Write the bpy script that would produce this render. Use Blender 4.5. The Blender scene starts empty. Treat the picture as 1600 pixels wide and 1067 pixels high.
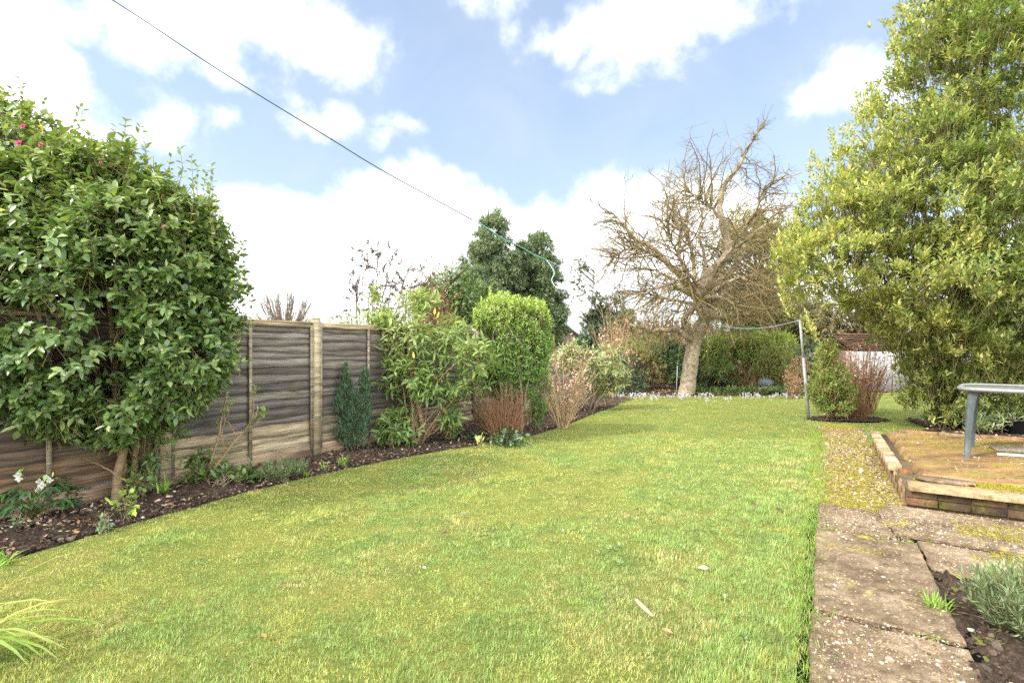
import bpy, bmesh, math, random
import numpy as np
from mathutils import Vector

rng = np.random.default_rng(7)
random.seed(7)
SC = bpy.context.scene
COL = SC.collection

# ------------------------------------------------------------------ place
F, EYE, HZ = 780.0, 1.45, 545.0            # focal length in photo px, eye height, horizon row
A = np.array((0.528, 0.849)); A /= np.linalg.norm(A)      # garden axis (along fence and path)
B = np.array((A[1], -A[0]))                               # across, towards the patio


def G(px, py, z=0.0):
    Y = F * (EYE - z) / (py - HZ)
    return np.array(((px - 800) / F * Y, Y, z))


def P(px, py, Y):
    return np.array(((px - 800) / F * Y, Y, EYE - (py - HZ) / F * Y))


def TS(t, s, z=0.0):
    p = A * t + B * s
    return np.array((p[0], p[1], z))


# ------------------------------------------------------------------ noise
def _hash(ix, iy, iz, seed):
    h = (ix * 374761393 + iy * 668265263 + iz * 2147483647 + seed * 1274126177) & 0xFFFFFFFF
    h = ((h ^ (h >> 13)) * 1274126177) & 0xFFFFFFFF
    h = h ^ (h >> 16)
    return (h & 0xFFFF) / 65535.0


def vnoise(p, seed=0):
    p = np.asarray(p, float)
    i = np.floor(p).astype(np.int64); f = p - i; f = f * f * (3 - 2 * f)
    out = 0
    for dx in (0, 1):
        wx = f[:, 0] if dx else 1 - f[:, 0]
        for dy in (0, 1):
            wy = f[:, 1] if dy else 1 - f[:, 1]
            for dz in (0, 1):
                wz = f[:, 2] if dz else 1 - f[:, 2]
                out = out + wx * wy * wz * _hash(i[:, 0] + dx, i[:, 1] + dy, i[:, 2] + dz, seed)
    return out


def fbm(p, seed=0, octv=4):
    p = np.asarray(p, float); s = 0; a = 0.5; tot = 0
    for o in range(octv):
        s = s + a * vnoise(p * 2 ** o, seed + o); tot += a; a *= 0.5
    return s / tot


def p2(X, Y, k):
    return np.stack([X * k, Y * k, np.zeros_like(X)], 1)


def nz(v):
    return v / np.maximum(np.linalg.norm(v, axis=-1, keepdims=True), 1e-9)


# ------------------------------------------------------------------ mesh building
class MB:
    def __init__(self):
        self.V = []; self.C = []; self.F = {}; self.n = 0

    def block(self, V, faces, C):
        """V (N,k,3), faces: tuples over k, C (N,3) or (N,k,3)."""
        N, k, _ = V.shape
        if N == 0: return
        C = np.asarray(C, float)
        if C.ndim == 1: C = np.broadcast_to(C, (N, 3))
        if C.ndim == 2: C = np.repeat(C[:, None, :], k, 1)
        self.V.append(V.reshape(-1, 3)); self.C.append(C.reshape(-1, 3))
        off = (np.arange(N) * k + self.n)[:, None]
        by = {}
        for f in faces: by.setdefault(len(f), []).append(f)
        for ln, fs in by.items():
            fa = np.array(fs)
            self.F.setdefault(ln, []).append((off[:, :, None] + fa[None]).reshape(-1, ln))
        self.n += N * k

    def box(self, c, size, R=None, col=(1, 1, 1)):
        s = np.array(size) / 2
        v = np.array([(x, y, z) for x in (-1, 1) for y in (-1, 1) for z in (-1, 1)]) * s
        if R is not None: v = v @ np.array(R).T
        self.block((v + np.array(c))[None], BOXF, np.array(col)[None])

    def build(self, name, mat, parent=None, smooth=False, solid=None):
        V = np.concatenate(self.V); C = np.concatenate(self.C)
        o0 = np.array(parent_loc(parent))
        me = bpy.data.meshes.new(name)
        lens = []; loops = []
        for ln, arr in self.F.items():
            a = np.concatenate(arr); loops.append(a.reshape(-1)); lens.append(np.full(len(a), ln))
        loops = np.concatenate(loops).astype(np.int32); lens = np.concatenate(lens).astype(np.int32)
        starts = np.concatenate([[0], np.cumsum(lens)[:-1]]).astype(np.int32)
        me.vertices.add(len(V)); me.vertices.foreach_set("co", (V - o0).astype(np.float32).ravel())
        me.loops.add(len(loops)); me.loops.foreach_set("vertex_index", loops)
        me.polygons.add(len(lens)); me.polygons.foreach_set("loop_start", starts)
        try: me.polygons.foreach_set("loop_total", lens)
        except Exception: pass
        if smooth: me.polygons.foreach_set("use_smooth", np.ones(len(lens), bool))
        at = me.color_attributes.new("Col", 'FLOAT_COLOR', 'POINT')
        at.data.foreach_set("color", np.concatenate([np.clip(C, 0, 1), np.ones((len(C), 1))], 1).astype(np.float32).ravel())
        me.update(calc_edges=True); me.validate()
        me.materials.append(mat)
        ob = bpy.data.objects.new(name, me); COL.objects.link(ob)
        if parent is not None: ob.parent = parent
        return ob


BOXF = [(0, 1, 3, 2), (4, 6, 7, 5), (0, 4, 5, 1), (2, 3, 7, 6), (0, 2, 6, 4), (1, 5, 7, 3)]


def parent_loc(p):
    l = np.zeros(3)
    while p is not None:
        l = l + np.array(p.location); p = p.parent
    return l


def tag(o, label=None, cat=None, group=None, kind=None):
    if label: o['label'] = label
    if cat: o['category'] = cat
    if group: o['group'] = group
    if kind: o['kind'] = kind
    return o


def thing(name, label, cat, loc, group=None):
    o = bpy.data.objects.new(name, None); COL.objects.link(o)
    o.empty_display_size = 0.1
    o.location = tuple(loc)
    return tag(o, label, cat, group)


def dup(root, loc, rotz=0, scale=1.0, label=None):
    r = root.copy(); COL.objects.link(r); r.location = tuple(loc); r.rotation_euler = (root.rotation_euler.x, root.rotation_euler.y, rotz)
    r.scale = (scale,) * 3
    if label: r['label'] = label
    for ch in list(root.children):
        c = ch.copy(); COL.objects.link(c); c.parent = r
        for g in list(ch.children):
            d = g.copy(); COL.objects.link(d); d.parent = c
    return r


def tubes(mb, Pn, Rn, sides, col):
    """batch of polylines Pn (N,K,3) with radii Rn (N,K)"""
    Pn = np.asarray(Pn, float); N, K, _ = Pn.shape
    if N == 0: return
    T = np.empty_like(Pn)
    T[:, 1:-1] = Pn[:, 2:] - Pn[:, :-2]; T[:, 0] = Pn[:, 1] - Pn[:, 0]; T[:, -1] = Pn[:, -1] - Pn[:, -2]
    T = nz(T)
    ref = np.zeros((N, 1, 3)); m = nz(Pn[:, -1] - Pn[:, 0])
    up = np.abs(m[:, 2]) < 0.75
    ref[up, 0] = (0, 0, 1); ref[~up, 0] = (0.6, 0.8, 0.0)
    n1 = nz(np.cross(T, np.broadcast_to(ref, T.shape))); n2 = np.cross(T, n1)
    a = np.arange(sides) * 2 * np.pi / sides
    V = Pn[:, :, None] + Rn[:, :, None, None] * (np.cos(a)[None, None, :, None] * n1[:, :, None] + np.sin(a)[None, None, :, None] * n2[:, :, None])
    faces = [(k * sides + j, k * sides + (j + 1) % sides, (k + 1) * sides + (j + 1) % sides, (k + 1) * sides + j) for k in range(K - 1) for j in range(sides)]
    if sides > 4:
        faces.append(tuple(reversed(range(sides)))); faces.append(tuple((K - 1) * sides + j for j in range(sides)))
    C = np.asarray(col, float)
    if C.ndim == 1: C = np.broadcast_to(C, (N, 3))
    mb.block(V.reshape(N, K * sides, 3), faces, C)


def poly(pts, K, jit=0.0):
    """resample a polyline smoothly to K points"""
    pts = np.array(pts, float)
    d = np.concatenate([[0], np.cumsum(np.linalg.norm(np.diff(pts, axis=0), axis=1))])
    u = np.linspace(0, d[-1], K)
    # catmull-rom through the points
    n = len(pts); out = []
    for x in u:
        i = min(max(np.searchsorted(d, x) - 1, 0), n - 2)
        f = (x - d[i]) / max(d[i + 1] - d[i], 1e-9)
        p0 = pts[max(i - 1, 0)]; p1 = pts[i]; p2_ = pts[i + 1]; p3 = pts[min(i + 2, n - 1)]
        out.append(0.5 * ((2 * p1) + (-p0 + p2_) * f + (2 * p0 - 5 * p1 + 4 * p2_ - p3) * f * f + (-p0 + 3 * p1 - 3 * p2_ + p3) * f ** 3))
    out = np.array(out)
    if jit: out[1:-1] += rng.normal(0, jit, (K - 2, 3))
    return out


def tube(mb, pts, r0, r1, sides=8, col=(1, 1, 1), K=None, jit=0.0):
    K = K or max(len(pts), 2)
    q = poly(pts, K, jit) if K > 2 else np.array(pts, float)
    tubes(mb, q[None], np.linspace(r0, r1, len(q))[None], sides, col)
    return q


def grow(start, dirs, length, K, wander=0.2, grav=0.0):
    N = len(start); p = start.copy(); d = nz(dirs); out = [p.copy()]
    st = (length / (K - 1))[:, None]
    for k in range(K - 1):
        p = p + d * st; out.append(p.copy())
        d = nz(d + rng.normal(0, wander, (N, 3)) + np.array((0, 0, grav)))
    return np.stack(out, 1)


def spawn(par, n, lo=0.2, hi=1.0):
    """n random points on parent polylines par (N,K,3): positions, tangents"""
    N, K, _ = par.shape
    i = rng.integers(0, N, n); u = rng.uniform(lo, hi, n) * (K - 1)
    k = np.minimum(u.astype(int), K - 2); f = (u - k)[:, None]
    a = par[i, k]; b = par[i, k + 1]
    return a * (1 - f) + b * f, nz(b - a)


def rdir(n):
    return nz(rng.normal(0, 1, (n, 3)))


# leaf shapes: x across, y along, z up
LEAF8 = (np.array([(0, 0, 0), (.42, .30, .06), (0, .34, -.02), (-.42, .30, .06), (.36, .66, .03), (0, .70, -.05), (-.36, .66, .03), (0, 1, -.14)]),
         [(0, 1, 2), (0, 2, 3), (2, 1, 4, 5), (2, 5, 6, 3), (5, 4, 7), (5, 7, 6)])
LEAF5 = (np.array([(0, 0, 0), (.5, .45, .05), (0, .5, -.03), (-.5, .45, .05), (0, 1, -.1)]), [(0, 1, 4, 2), (0, 2, 4, 3)])
LEAF4 = (np.array([(0, 0, 0), (.5, .5, .0), (0, 1, 0), (-.5, .5, .0)]), [(0, 1, 2, 3)])
BLADE = (np.array([(.5, 0, 0), (-.5, 0, 0), (.4, .5, .04), (-.4, .5, .04), (0, 1, .25)]), [(0, 2, 3, 1), (2, 4, 3)])


def leaves(mb, pos, d, nrm, L, W, col, tm=LEAF8):
    T, faces = tm
    y = nz(d); x = nz(np.cross(y, nrm)); z = np.cross(x, y)
    L = np.broadcast_to(L, len(pos))[:, None, None]; W = np.broadcast_to(W, len(pos))[:, None, None]
    V = pos[:, None] + T[None, :, 0:1] * W * x[:, None] + T[None, :, 1:2] * L * y[:, None] + T[None, :, 2:3] * L * z[:, None]
    mb.block(V, faces, col)


def palette(n, cols, w=None, var=0.18):
    cols = np.array(cols); w = None if w is None else np.array(w) / np.sum(w)
    i = rng.choice(len(cols), n, p=w)
    return cols[i] * (1 + rng.normal(0, var, (n, 1))) * (1 + rng.normal(0, .05, (n, 3)))


def fill(ells, n, shell=0.35, gap=0.42, gscale=2.2, seed=1, inner=0.5, zmin=0.03, rough=0.18):
    """points spread through a union of ellipsoids [(centre, radii)], mostly near its uneven surface"""
    ce = np.array([e[0] for e in ells]); ra = np.array([e[1] for e in ells])
    w = (ra[:, 0] * ra[:, 1] + ra[:, 1] * ra[:, 2] + ra[:, 0] * ra[:, 2]); w = w / w.sum()
    pos = []; out = []; tot = 0
    for _ in range(30):
        m = n * 2
        i = rng.choice(len(ells), m, p=w); d = rdir(m)
        bump = 1 + rough * 2 * (fbm(d * 2.3 + i[:, None] * 7.1, seed + 11) - 0.5) * 2
        r = (1 - np.abs(rng.normal(0, shell, m))) * bump
        p = ce[i] + d * ra[i] * r[:, None]
        q = np.min(np.linalg.norm((p[:, None] - ce[None]) / (ra[None] * 0.96), axis=2) + (np.arange(len(ells))[None] == i[:, None]) * 9, axis=1) if len(ells) > 1 else np.full(m, 9.)
        ok = (r > 0.05) & (q > inner) & (p[:, 2] > zmin)
        if gap > 0: ok &= fbm(p * gscale, seed, 3) > gap * rng.uniform(0.75, 1.1, m)
        o = nz(d / ra[i])
        pos.append(p[ok]); out.append(o[ok]); tot += ok.sum()
        if tot >= n: break
    return np.concatenate(pos)[:n], np.concatenate(out)[:n]


def clump(pos, o, m, sig):
    """turn each point into a spray of m shoots"""
    n = len(pos); P_ = np.repeat(pos, m, 0); O_ = np.repeat(o, m, 0)
    k = rng.uniform(.45, 1.35, (n, 1)).repeat(m, 0)
    P_ = P_ + rng.normal(0, 1, P_.shape) * np.array((1, 1, .62)) * sig * k
    return P_, nz(O_ + rng.normal(0, .22, O_.shape))


def rosettes(mb, pos, axis, k, L, W, colf, tm=LEAF8, phi=(35, 80), step=0.02, droop=0.15, lvar=0.22):
    N = len(pos)
    axis = nz(axis)
    ref = np.where(np.abs(axis[:, 2:3]) < 0.8, np.array([[0, 0, 1.]]), np.array([[1., 0, 0]]))
    u = nz(np.cross(axis, ref)); v = np.cross(axis, u)
    a0 = rng.uniform(0, 6.28, N)
    for j in range(k):
        a = a0 + j * 2.4 + rng.normal(0, .3, N)
        rad = np.cos(a)[:, None] * u + np.sin(a)[:, None] * v
        ph = np.radians(rng.uniform(phi[0], phi[1], N) * (0.55 + 0.45 * min(1, j / max(1, k - 2))))[:, None]
        d = axis * np.cos(ph) + rad * np.sin(ph); d[:, 2] -= droop * rng.uniform(0, 1.6, N); d = nz(d)
        n = nz(axis * 0.7 + np.array((0, 0, .5)) - d * 0.2 + rng.normal(0, .18, (N, 3)))
        base = pos - axis * (j * step) + rad * 0.004
        leaves(mb, base, d, n, L * (1 + rng.normal(0, lvar, N)), W * (1 + rng.normal(0, lvar, N)), colf(N, pos), tm)


def colf0(cols): return lambda n, pos: palette(n, cols)


# ------------------------------------------------------------------ materials
def newmat(name):
    m = bpy.data.materials.new(name); m.use_nodes = True
    nt = m.node_tree; nt.nodes.clear()
    out = nt.nodes.new("ShaderNodeOutputMaterial"); b = nt.nodes.new("ShaderNodeBsdfPrincipled")
    nt.links.new(b.outputs[0], out.inputs[0])
    return m, nt, b, out


def N(nt, typ, **kw):
    n = nt.nodes.new(typ)
    for k, v in kw.items():
        if k.startswith('i_'):
            key = k[2:].replace('_', ' ')
            n.inputs[int(key) if key.isdigit() else key].default_value = v
        else: setattr(n, k, v)
    return n


def ramp(nt, fac, stops):
    r = nt.nodes.new("ShaderNodeValToRGB"); el = r.color_ramp.elements
    while len(el) > 1: el.remove(el[-1])
    for i, (p, c) in enumerate(stops):
        e = el[0] if i == 0 else el.new(p)
        e.position = p; e.color = (*c, 1) if len(c) == 3 else c
    nt.links.new(fac, r.inputs[0]); return r.outputs[0]


def mixc(nt, fac, a, b, mode='MIX'):
    n = nt.nodes.new("ShaderNodeMix"); n.data_type = 'RGBA'; n.blend_type = mode
    for sock, val in ((n.inputs[0], fac), (n.inputs[6], a), (n.inputs[7], b)):
        if isinstance(val, (int, float)): sock.default_value = val
        elif isinstance(val, tuple): sock.default_value = (*val, 1)
        else: nt.links.new(val, sock)
    return n.outputs[2]


def mth(nt, op, a, b=None, c=None, clamp=False):
    n = nt.nodes.new("ShaderNodeMath"); n.operation = op; n.use_clamp = clamp
    for i, v in enumerate((a, b, c)):
        if v is None: continue
        if isinstance(v, (int, float)): n.inputs[i].default_value = v
        else: nt.links.new(v, n.inputs[i])
    return n.outputs[0]


def geo_noise(nt, scale, detail=5, rough=0.6, vec=None, dist=0.0):
    if vec is None: vec = N(nt, "ShaderNodeTexCoord").outputs['Object']
    n = N(nt, "ShaderNodeTexNoise"); n.inputs['Scale'].default_value = scale; n.inputs['Detail'].default_value = detail
    n.inputs['Roughness'].default_value = rough; n.inputs['Distortion'].default_value = dist
    nt.links.new(vec, n.inputs['Vector']); return n.outputs['Fac']


def mapped(nt, scale, rot=(0, 0, 0), loc=(0, 0, 0)):
    tc = N(nt, "ShaderNodeTexCoord"); mp = N(nt, "ShaderNodeMapping")
    mp.inputs['Scale'].default_value = scale; mp.inputs['Rotation'].default_value = rot; mp.inputs['Location'].default_value = loc
    nt.links.new(tc.outputs['Object'], mp.inputs[0]); return mp.outputs[0]


def bump(nt, b, h, strength=0.5, dist=0.01):
    n = N(nt, "ShaderNodeBump"); n.inputs['Strength'].default_value = strength; n.inputs['Distance'].default_value = dist
    nt.links.new(h, n.inputs['Height']); nt.links.new(n.outputs[0], b.inputs['Normal'])


def leaf_mat(name, rough=0.45, trans=0.25, spec=0.4, tcol=(1.15, 1.25, 0.6), gain=1.7):
    m, nt, b, out = newmat(name)
    at = N(nt, "ShaderNodeAttribute", attribute_name="Col")
    f = geo_noise(nt, 24, 2)
    c = mixc(nt, 1.0, at.outputs['Color'], ramp(nt, f, [(0.3, (.82 * gain,) * 3), (0.7, (1.15 * gain,) * 3)]), 'MULTIPLY')
    nt.links.new(c, b.inputs['Base Color']); b.inputs['Roughness'].default_value = rough
    b.inputs['Specular IOR Level'].default_value = spec
    if trans > 0:
        t = N(nt, "ShaderNodeBsdfTranslucent"); nt.links.new(mixc(nt, 1.0, c, tcol, 'MULTIPLY'), t.inputs[0])
        mx = N(nt, "ShaderNodeMixShader"); mx.inputs[0].default_value = trans
        nt.links.new(b.outputs[0], mx.inputs[1]); nt.links.new(t.outputs[0], mx.inputs[2]); nt.links.new(mx.outputs[0], out.inputs[0])
    return m


def bark_mat(name, lo, hi, scale=18, green=None):
    m, nt, b, out = newmat(name)
    at = N(nt, "ShaderNodeAttribute", attribute_name="Col")
    f = geo_noise(nt, scale, 6, 0.7)
    c = ramp(nt, f, [(0.3, lo), (0.68, hi)])
    if green:
        c = mixc(nt, mth(nt, 'MULTIPLY', ramp(nt, geo_noise(nt, 3.1, 4), [(.5, (0, 0, 0)), (.66, (1, 1, 1))]), .7), c, green)
    c = mixc(nt, 1.0, c, at.outputs['Color'], 'MULTIPLY')
    nt.links.new(c, b.inputs['Base Color']); b.inputs['Roughness'].default_value = 0.85
    bump(nt, b, geo_noise(nt, scale * 1.6, 5, 0.75), 0.8, 0.02)
    return m


M = {}
M['leaf_glossy'] = leaf_mat('glossy_leaf', 0.33, 0.22, 0.55)
M['leaf'] = leaf_mat('leaf', 0.5, 0.36, 0.35)
M['leaf_matt'] = leaf_mat('matt_leaf', 0.7, 0.33, 0.2)
M['needle'] = leaf_mat('needle', 0.65, 0.28, 0.2)
M['grass'] = leaf_mat('grass_blade', 0.55, 0.35, 0.3, (1.1, 1.15, .65), 1.58)
M['petal'] = leaf_mat('petal', 0.6, 0.3, 0.2, (1, 1, 1), 1.0)
M['dry'] = leaf_mat('dry_leaf', 0.8, 0.15, 0.15, (1, .9, .7), 1.3)
M['bark'] = bark_mat('bark', (.12, .085, .05), (.30, .23, .15), 16)
M['apple_bark'] = bark_mat('apple_bark', (.13, .095, .058), (.54, .43, .30), 11, (.22, .2, .08))
M['twig'] = bark_mat('twig_bark', (.20, .16, .09), (.40, .33, .2), 10, (.25, .25, .12))
M['stem'] = bark_mat('stem_bark', (.24, .16, .09), (.45, .32, .2), 25)
M['dark_stem'] = bark_mat('dark_stem_bark', (.05, .04, .025), (.13, .1, .065), 25)
M['straw'] = bark_mat('straw_stem', (.38, .27, .15), (.62, .48, .3), 30)
M['rust'] = bark_mat('rusty_stem', (.22, .12, .065), (.42, .25, .14), 30)


def wood_mat():
    m, nt, b, out = newmat('weathered_fence_wood')
    at = N(nt, "ShaderNodeAttribute", attribute_name="Col")
    g = geo_noise(nt, 1, 8, 0.7, mapped(nt, (1.6, 95, 95)), 0.15)
    g2 = geo_noise(nt, 1, 5, 0.6, mapped(nt, (2.2, 14, 14)), .3)
    c = mixc(nt, 1.0, at.outputs['Color'], ramp(nt, g, [(.30, (.24, .22, .21)), (.5, (1, .98, .96)), (.70, (1.9, 1.85, 1.78))]), 'MULTIPLY')
    c = mixc(nt, 1.0, c, ramp(nt, g2, [(.32, (.45, .43, .42)), (.6, (1.2, 1.17, 1.14))]), 'MULTIPLY')
    gm = ramp(nt, geo_noise(nt, 2.2, 5), [(.52, (0, 0, 0)), (.72, (1, 1, 1))])
    c = mixc(nt, mth(nt, 'MULTIPLY', gm, .35), c, (.17, .17, .07))
    kn = N(nt, "ShaderNodeTexVoronoi"); kn.inputs['Scale'].default_value = 1.0
    nt.links.new(mapped(nt, (3.0, 1, 8.5)), kn.inputs['Vector'])
    c = mixc(nt, mth(nt, 'MULTIPLY', ramp(nt, kn.outputs['Distance'], [(.02, (1, 1, 1)), (.09, (0, 0, 0))]), .75), c, (.03, .02, .015))
    nt.links.new(c, b.inputs['Base Color']); b.inputs['Roughness'].default_value = 0.85
    bump(nt, b, g, 0.5, 0.006)
    return m


def soil_mat():
    m, nt, b, out = newmat('dark_soil')
    at = N(nt, "ShaderNodeAttribute", attribute_name="Col")
    f = geo_noise(nt, 45, 8, 0.75); f2 = geo_noise(nt, 7, 4)
    c = ramp(nt, f, [(.3, (.022, .015, .011)), (.52, (.085, .06, .044)), (.72, (.2, .15, .11))])
    c = mixc(nt, 1.0, c, ramp(nt, f2, [(.35, (.75, .75, .75)), (.7, (1.3, 1.22, 1.15))]), 'MULTIPLY')
    c = mixc(nt, 1.0, c, at.outputs['Color'], 'MULTIPLY')
    nt.links.new(c, b.inputs['Base Color']); b.inputs['Roughness'].default_value = 0.95; b.inputs['Specular IOR Level'].default_value = .15
    bump(nt, b, f, 1.0, 0.03)
    return m


def col_mat(name, rough=0.8, nscale=40, amp=0.25, spec=.3, bmp=.3):
    m, nt, b, out = newmat(name)
    at = N(nt, "ShaderNodeAttribute", attribute_name="Col")
    f = geo_noise(nt, nscale, 6, .7)
    c = mixc(nt, 1.0, at.outputs['Color'], ramp(nt, f, [(.3, (1 - amp,) * 3), (.7, (1 + amp,) * 3)]), 'MULTIPLY')
    nt.links.new(c, b.inputs['Base Color']); b.inputs['Roughness'].default_value = rough; b.inputs['Specular IOR Level'].default_value = spec
    bump(nt, b, f, bmp, .004)
    return m


def concrete_mat(name, moss=0.3, tint=(1, 1, 1), seed=0.0, mscale=2.6):
    """exposed-aggregate concrete with moss drifts"""
    m, nt, b, out = newmat(name)
    tc = mapped(nt, (1, 1, 1), loc=(seed, seed * .7, 0))
    big = geo_noise(nt, 2.3, 6, .65, tc); mid = geo_noise(nt, 14, 5, .7, tc); fine = geo_noise(nt, 90, 3, .6, tc)
    c = ramp(nt, big, [(.32, (.13, .095, .065)), (.48, (.27, .21, .145)), (.66, (.46, .375, .28))])
    c = mixc(nt, 1.0, c, ramp(nt, mid, [(.32, (.5, .48, .46)), (.64, (1.35, 1.33, 1.3))]), 'MULTIPLY')
    v = N(nt, "ShaderNodeTexVoronoi"); v.inputs['Scale'].default_value = 34; v.inputs['Randomness'].default_value = 1
    mpv = mapped(nt, (1, 1.4, 1), rot=(0, 0, .5)); nt.links.new(mpv, v.inputs['Vector'])
    sel = N(nt, "ShaderNodeSeparateColor"); nt.links.new(v.outputs['Color'], sel.inputs[0])
    peb = mth(nt, 'MULTIPLY', ramp(nt, v.outputs['Distance'], [(.22, (1, 1, 1)), (.36, (0, 0, 0))]), ramp(nt, sel.outputs[0], [(.5, (0, 0, 0)), (.58, (1, 1, 1))]))
    pc = ramp(nt, sel.outputs[1], [(0, (.2, .13, .08)), (.4, (.5, .38, .24)), (.75, (.66, .56, .4)), (1, (.72, .68, .6))])
    c = mixc(nt, mth(nt, 'MULTIPLY', peb, .75), c, pc)
    c = mixc(nt, mth(nt, 'MULTIPLY', ramp(nt, fine, [(.4, (1, 1, 1)), (.52, (0, 0, 0))]), .45), c, (.07, .05, .035))
    c = mixc(nt, 1.0, c, tint, 'MULTIPLY')
    mo = geo_noise(nt, mscale, 7, .72, tc, .5)
    lo = .70 - moss * .45
    mf = ramp(nt, mo, [(lo, (0, 0, 0)), (lo + .09, (1, 1, 1))])
    mcol = ramp(nt, geo_noise(nt, 30, 4, .7), [(.3, (.12, .10, .012)), (.5, (.36, .31, .03)), (.72, (.62, .54, .07))])
    mf = mth(nt, 'MULTIPLY', mf, ramp(nt, mid, [(.36, (.0, .0, .0)), (.55, (1, 1, 1))]))
    c = mixc(nt, mf, c, mcol)
    nt.links.new(c, b.inputs['Base Color']); b.inputs['Roughness'].default_value = .88; b.inputs['Specular IOR Level'].default_value = .25
    h = mth(nt, 'ADD', mth(nt, 'MULTIPLY', mid, .6), mth(nt, 'ADD', mth(nt, 'MULTIPLY', peb, .25), mth(nt, 'MULTIPLY', fine, .4)))
    bump(nt, b, h, .75, .012)
    return m


def brick_mat():
    m, nt, b, out = newmat('mossy_old_brick')
    at = N(nt, "ShaderNodeAttribute", attribute_name="Col")
    f = geo_noise(nt, 22, 6, .7)
    c = mixc(nt, 1.0, at.outputs['Color'], ramp(nt, f, [(.3, (.55, .5, .48)), (.7, (1.3, 1.25, 1.2))]), 'MULTIPLY')
    mo = ramp(nt, geo_noise(nt, 6, 7, .75, None, .4), [(.5, (0, 0, 0)), (.6, (1, 1, 1))])
    c = mixc(nt, mth(nt, 'MULTIPLY', mo, .75), c, ramp(nt, geo_noise(nt, 35, 3), [(.35, (.03, .028, .01)), (.65, (.13, .12, .025))]))
    nt.links.new(c, b.inputs['Base Color']); b.inputs['Roughness'].default_value = .9; b.inputs['Specular IOR Level'].default_value = .2
    bump(nt, b, f, .9, .012)
    return m


def patio_mat():
    m, nt, b, out = newmat('stained_patio_screed')
    tc = mapped(nt, (1, 1, 1)); rotd = mapped(nt, (1.0, 3.4, 1), rot=(0, 0, math.radians(12)))
    big = geo_noise(nt, 1.1, 6, .65, rotd); mid = geo_noise(nt, 9, 6, .7)
    c = ramp(nt, big, [(.30, (.085, .058, .026)), (.45, (.2, .12, .052)), (.6, (.33, .185, .078)), (.76, (.36, .25, .135))])
    c = mixc(nt, 1.0, c, ramp(nt, mid, [(.3, (.7, .68, .6)), (.7, (1.2, 1.18, 1.12))]), 'MULTIPLY')
    mo = geo_noise(nt, 1.9, 7, .7, rotd, .6)
    mf = ramp(nt, mo, [(.51, (0, 0, 0)), (.61, (1, 1, 1))])
    mf = mth(nt, 'MULTIPLY', mf, ramp(nt, geo_noise(nt, 18, 4, .7), [(.36, (0, 0, 0)), (.56, (1, 1, 1))]))
    c = mixc(nt, mf, c, ramp(nt, geo_noise(nt, 26, 4), [(.3, (.1, .095, .015)), (.7, (.36, .32, .045))]))
    nt.links.new(c, b.inputs['Base Color']); b.inputs['Specular IOR Level'].default_value = .4
    nt.links.new(ramp(nt, big, [(.35, (.45, .45, .45)), (.6, (.85, .85, .85))]), b.inputs['Roughness'])
    bump(nt, b, mid, .5, .01)
    return m


def ground_mat():
    m, nt, b, out = newmat('garden_ground')
    f = geo_noise(nt, 6, 7, .7); f2 = geo_noise(nt, .6, 4)
    c = ramp(nt, f, [(.3, (.035, .03, .018)), (.55, (.08, .07, .035)), (.75, (.12, .12, .045))])
    c = mixc(nt, ramp(nt, f2, [(.45, (0, 0, 0)), (.6, (1, 1, 1))]), c, (.07, .09, .03))
    nt.links.new(c, b.inputs['Base Color']); b.inputs['Roughness'].default_value = .95
    bump(nt, b, f, .8, .03)
    return m


def lawn_mat():
    m, nt, b, out = newmat('mossy_turf')
    f = geo_noise(nt, 55, 6, .75); f2 = geo_noise(nt, 2.2, 5, .65); f3 = geo_noise(nt, .55, 3)
    c = ramp(nt, f2, [(.35, (.13, .18, .045)), (.52, (.2, .225, .055)), (.68, (.28, .26, .075))])
    c = mixc(nt, mth(nt, 'MULTIPLY', ramp(nt, f3, [(.4, (0, 0, 0)), (.65, (1, 1, 1))]), .5), c, (.16, .2, .04))
    c = mixc(nt, 1.0, c, ramp(nt, f, [(.30, (.45, .42, .36)), (.5, (1.1, 1.08, 1.0)), (.7, (1.7, 1.65, 1.5))]), 'MULTIPLY')
    nt.links.new(c, b.inputs['Base Color']); b.inputs['Roughness'].default_value = .95; b.inputs['Specular IOR Level'].default_value = .15
    bump(nt, b, f, 1.0, .03)
    return m


M['wood'] = wood_mat(); M['soil'] = soil_mat(); M['brick'] = brick_mat(); M['patio'] = patio_mat()
M['ground'] = ground_mat(); M['lawn'] = lawn_mat()
M['slab_a'] = concrete_mat('aggregate_concrete_plain', .12, (.70, .655, .575), 1.0)
M['slab_b'] = concrete_mat('aggregate_concrete_mossy', .24, (.70, .655, .575), 3.3)
M['gravel_path'] = concrete_mat('moss_over_concrete', .70, (.70, .60, .42), 5.1, 3.6)
M['clod'] = col_mat('clod', .9, 60, .3, .2, .8)
M['plastic'] = col_mat('weathered_plastic', .5, 30, .3, .4, .1)
M['paint'] = col_mat('pale_paint', .7, 12, .12, .3, .2)
M['metal'] = col_mat('dull_metal', .5, 60, .3, .5, .2)
M['cord'] = col_mat('cord', .6, 80, .15, .3, .1)
M['tile'] = col_mat('roof_tile', .85, 14, .3, .2, .5)
M['stone'] = col_mat('stone', .85, 25, .3, .2, .6)

# ------------------------------------------------------------------ camera, sun, sky
cd = bpy.data.cameras.new("camera"); cam = bpy.data.objects.new("camera", cd); COL.objects.link(cam)
cd.sensor_width = 36; cd.lens = 36 * F / 1600; cd.shift_y = (HZ - 533.5) / 1600
cd.clip_end = 2000; cd.clip_start = .05
cam.location = (0, 0, EYE); cam.rotation_euler = (math.radians(90), 0, 0)
SC.camera = cam

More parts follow.
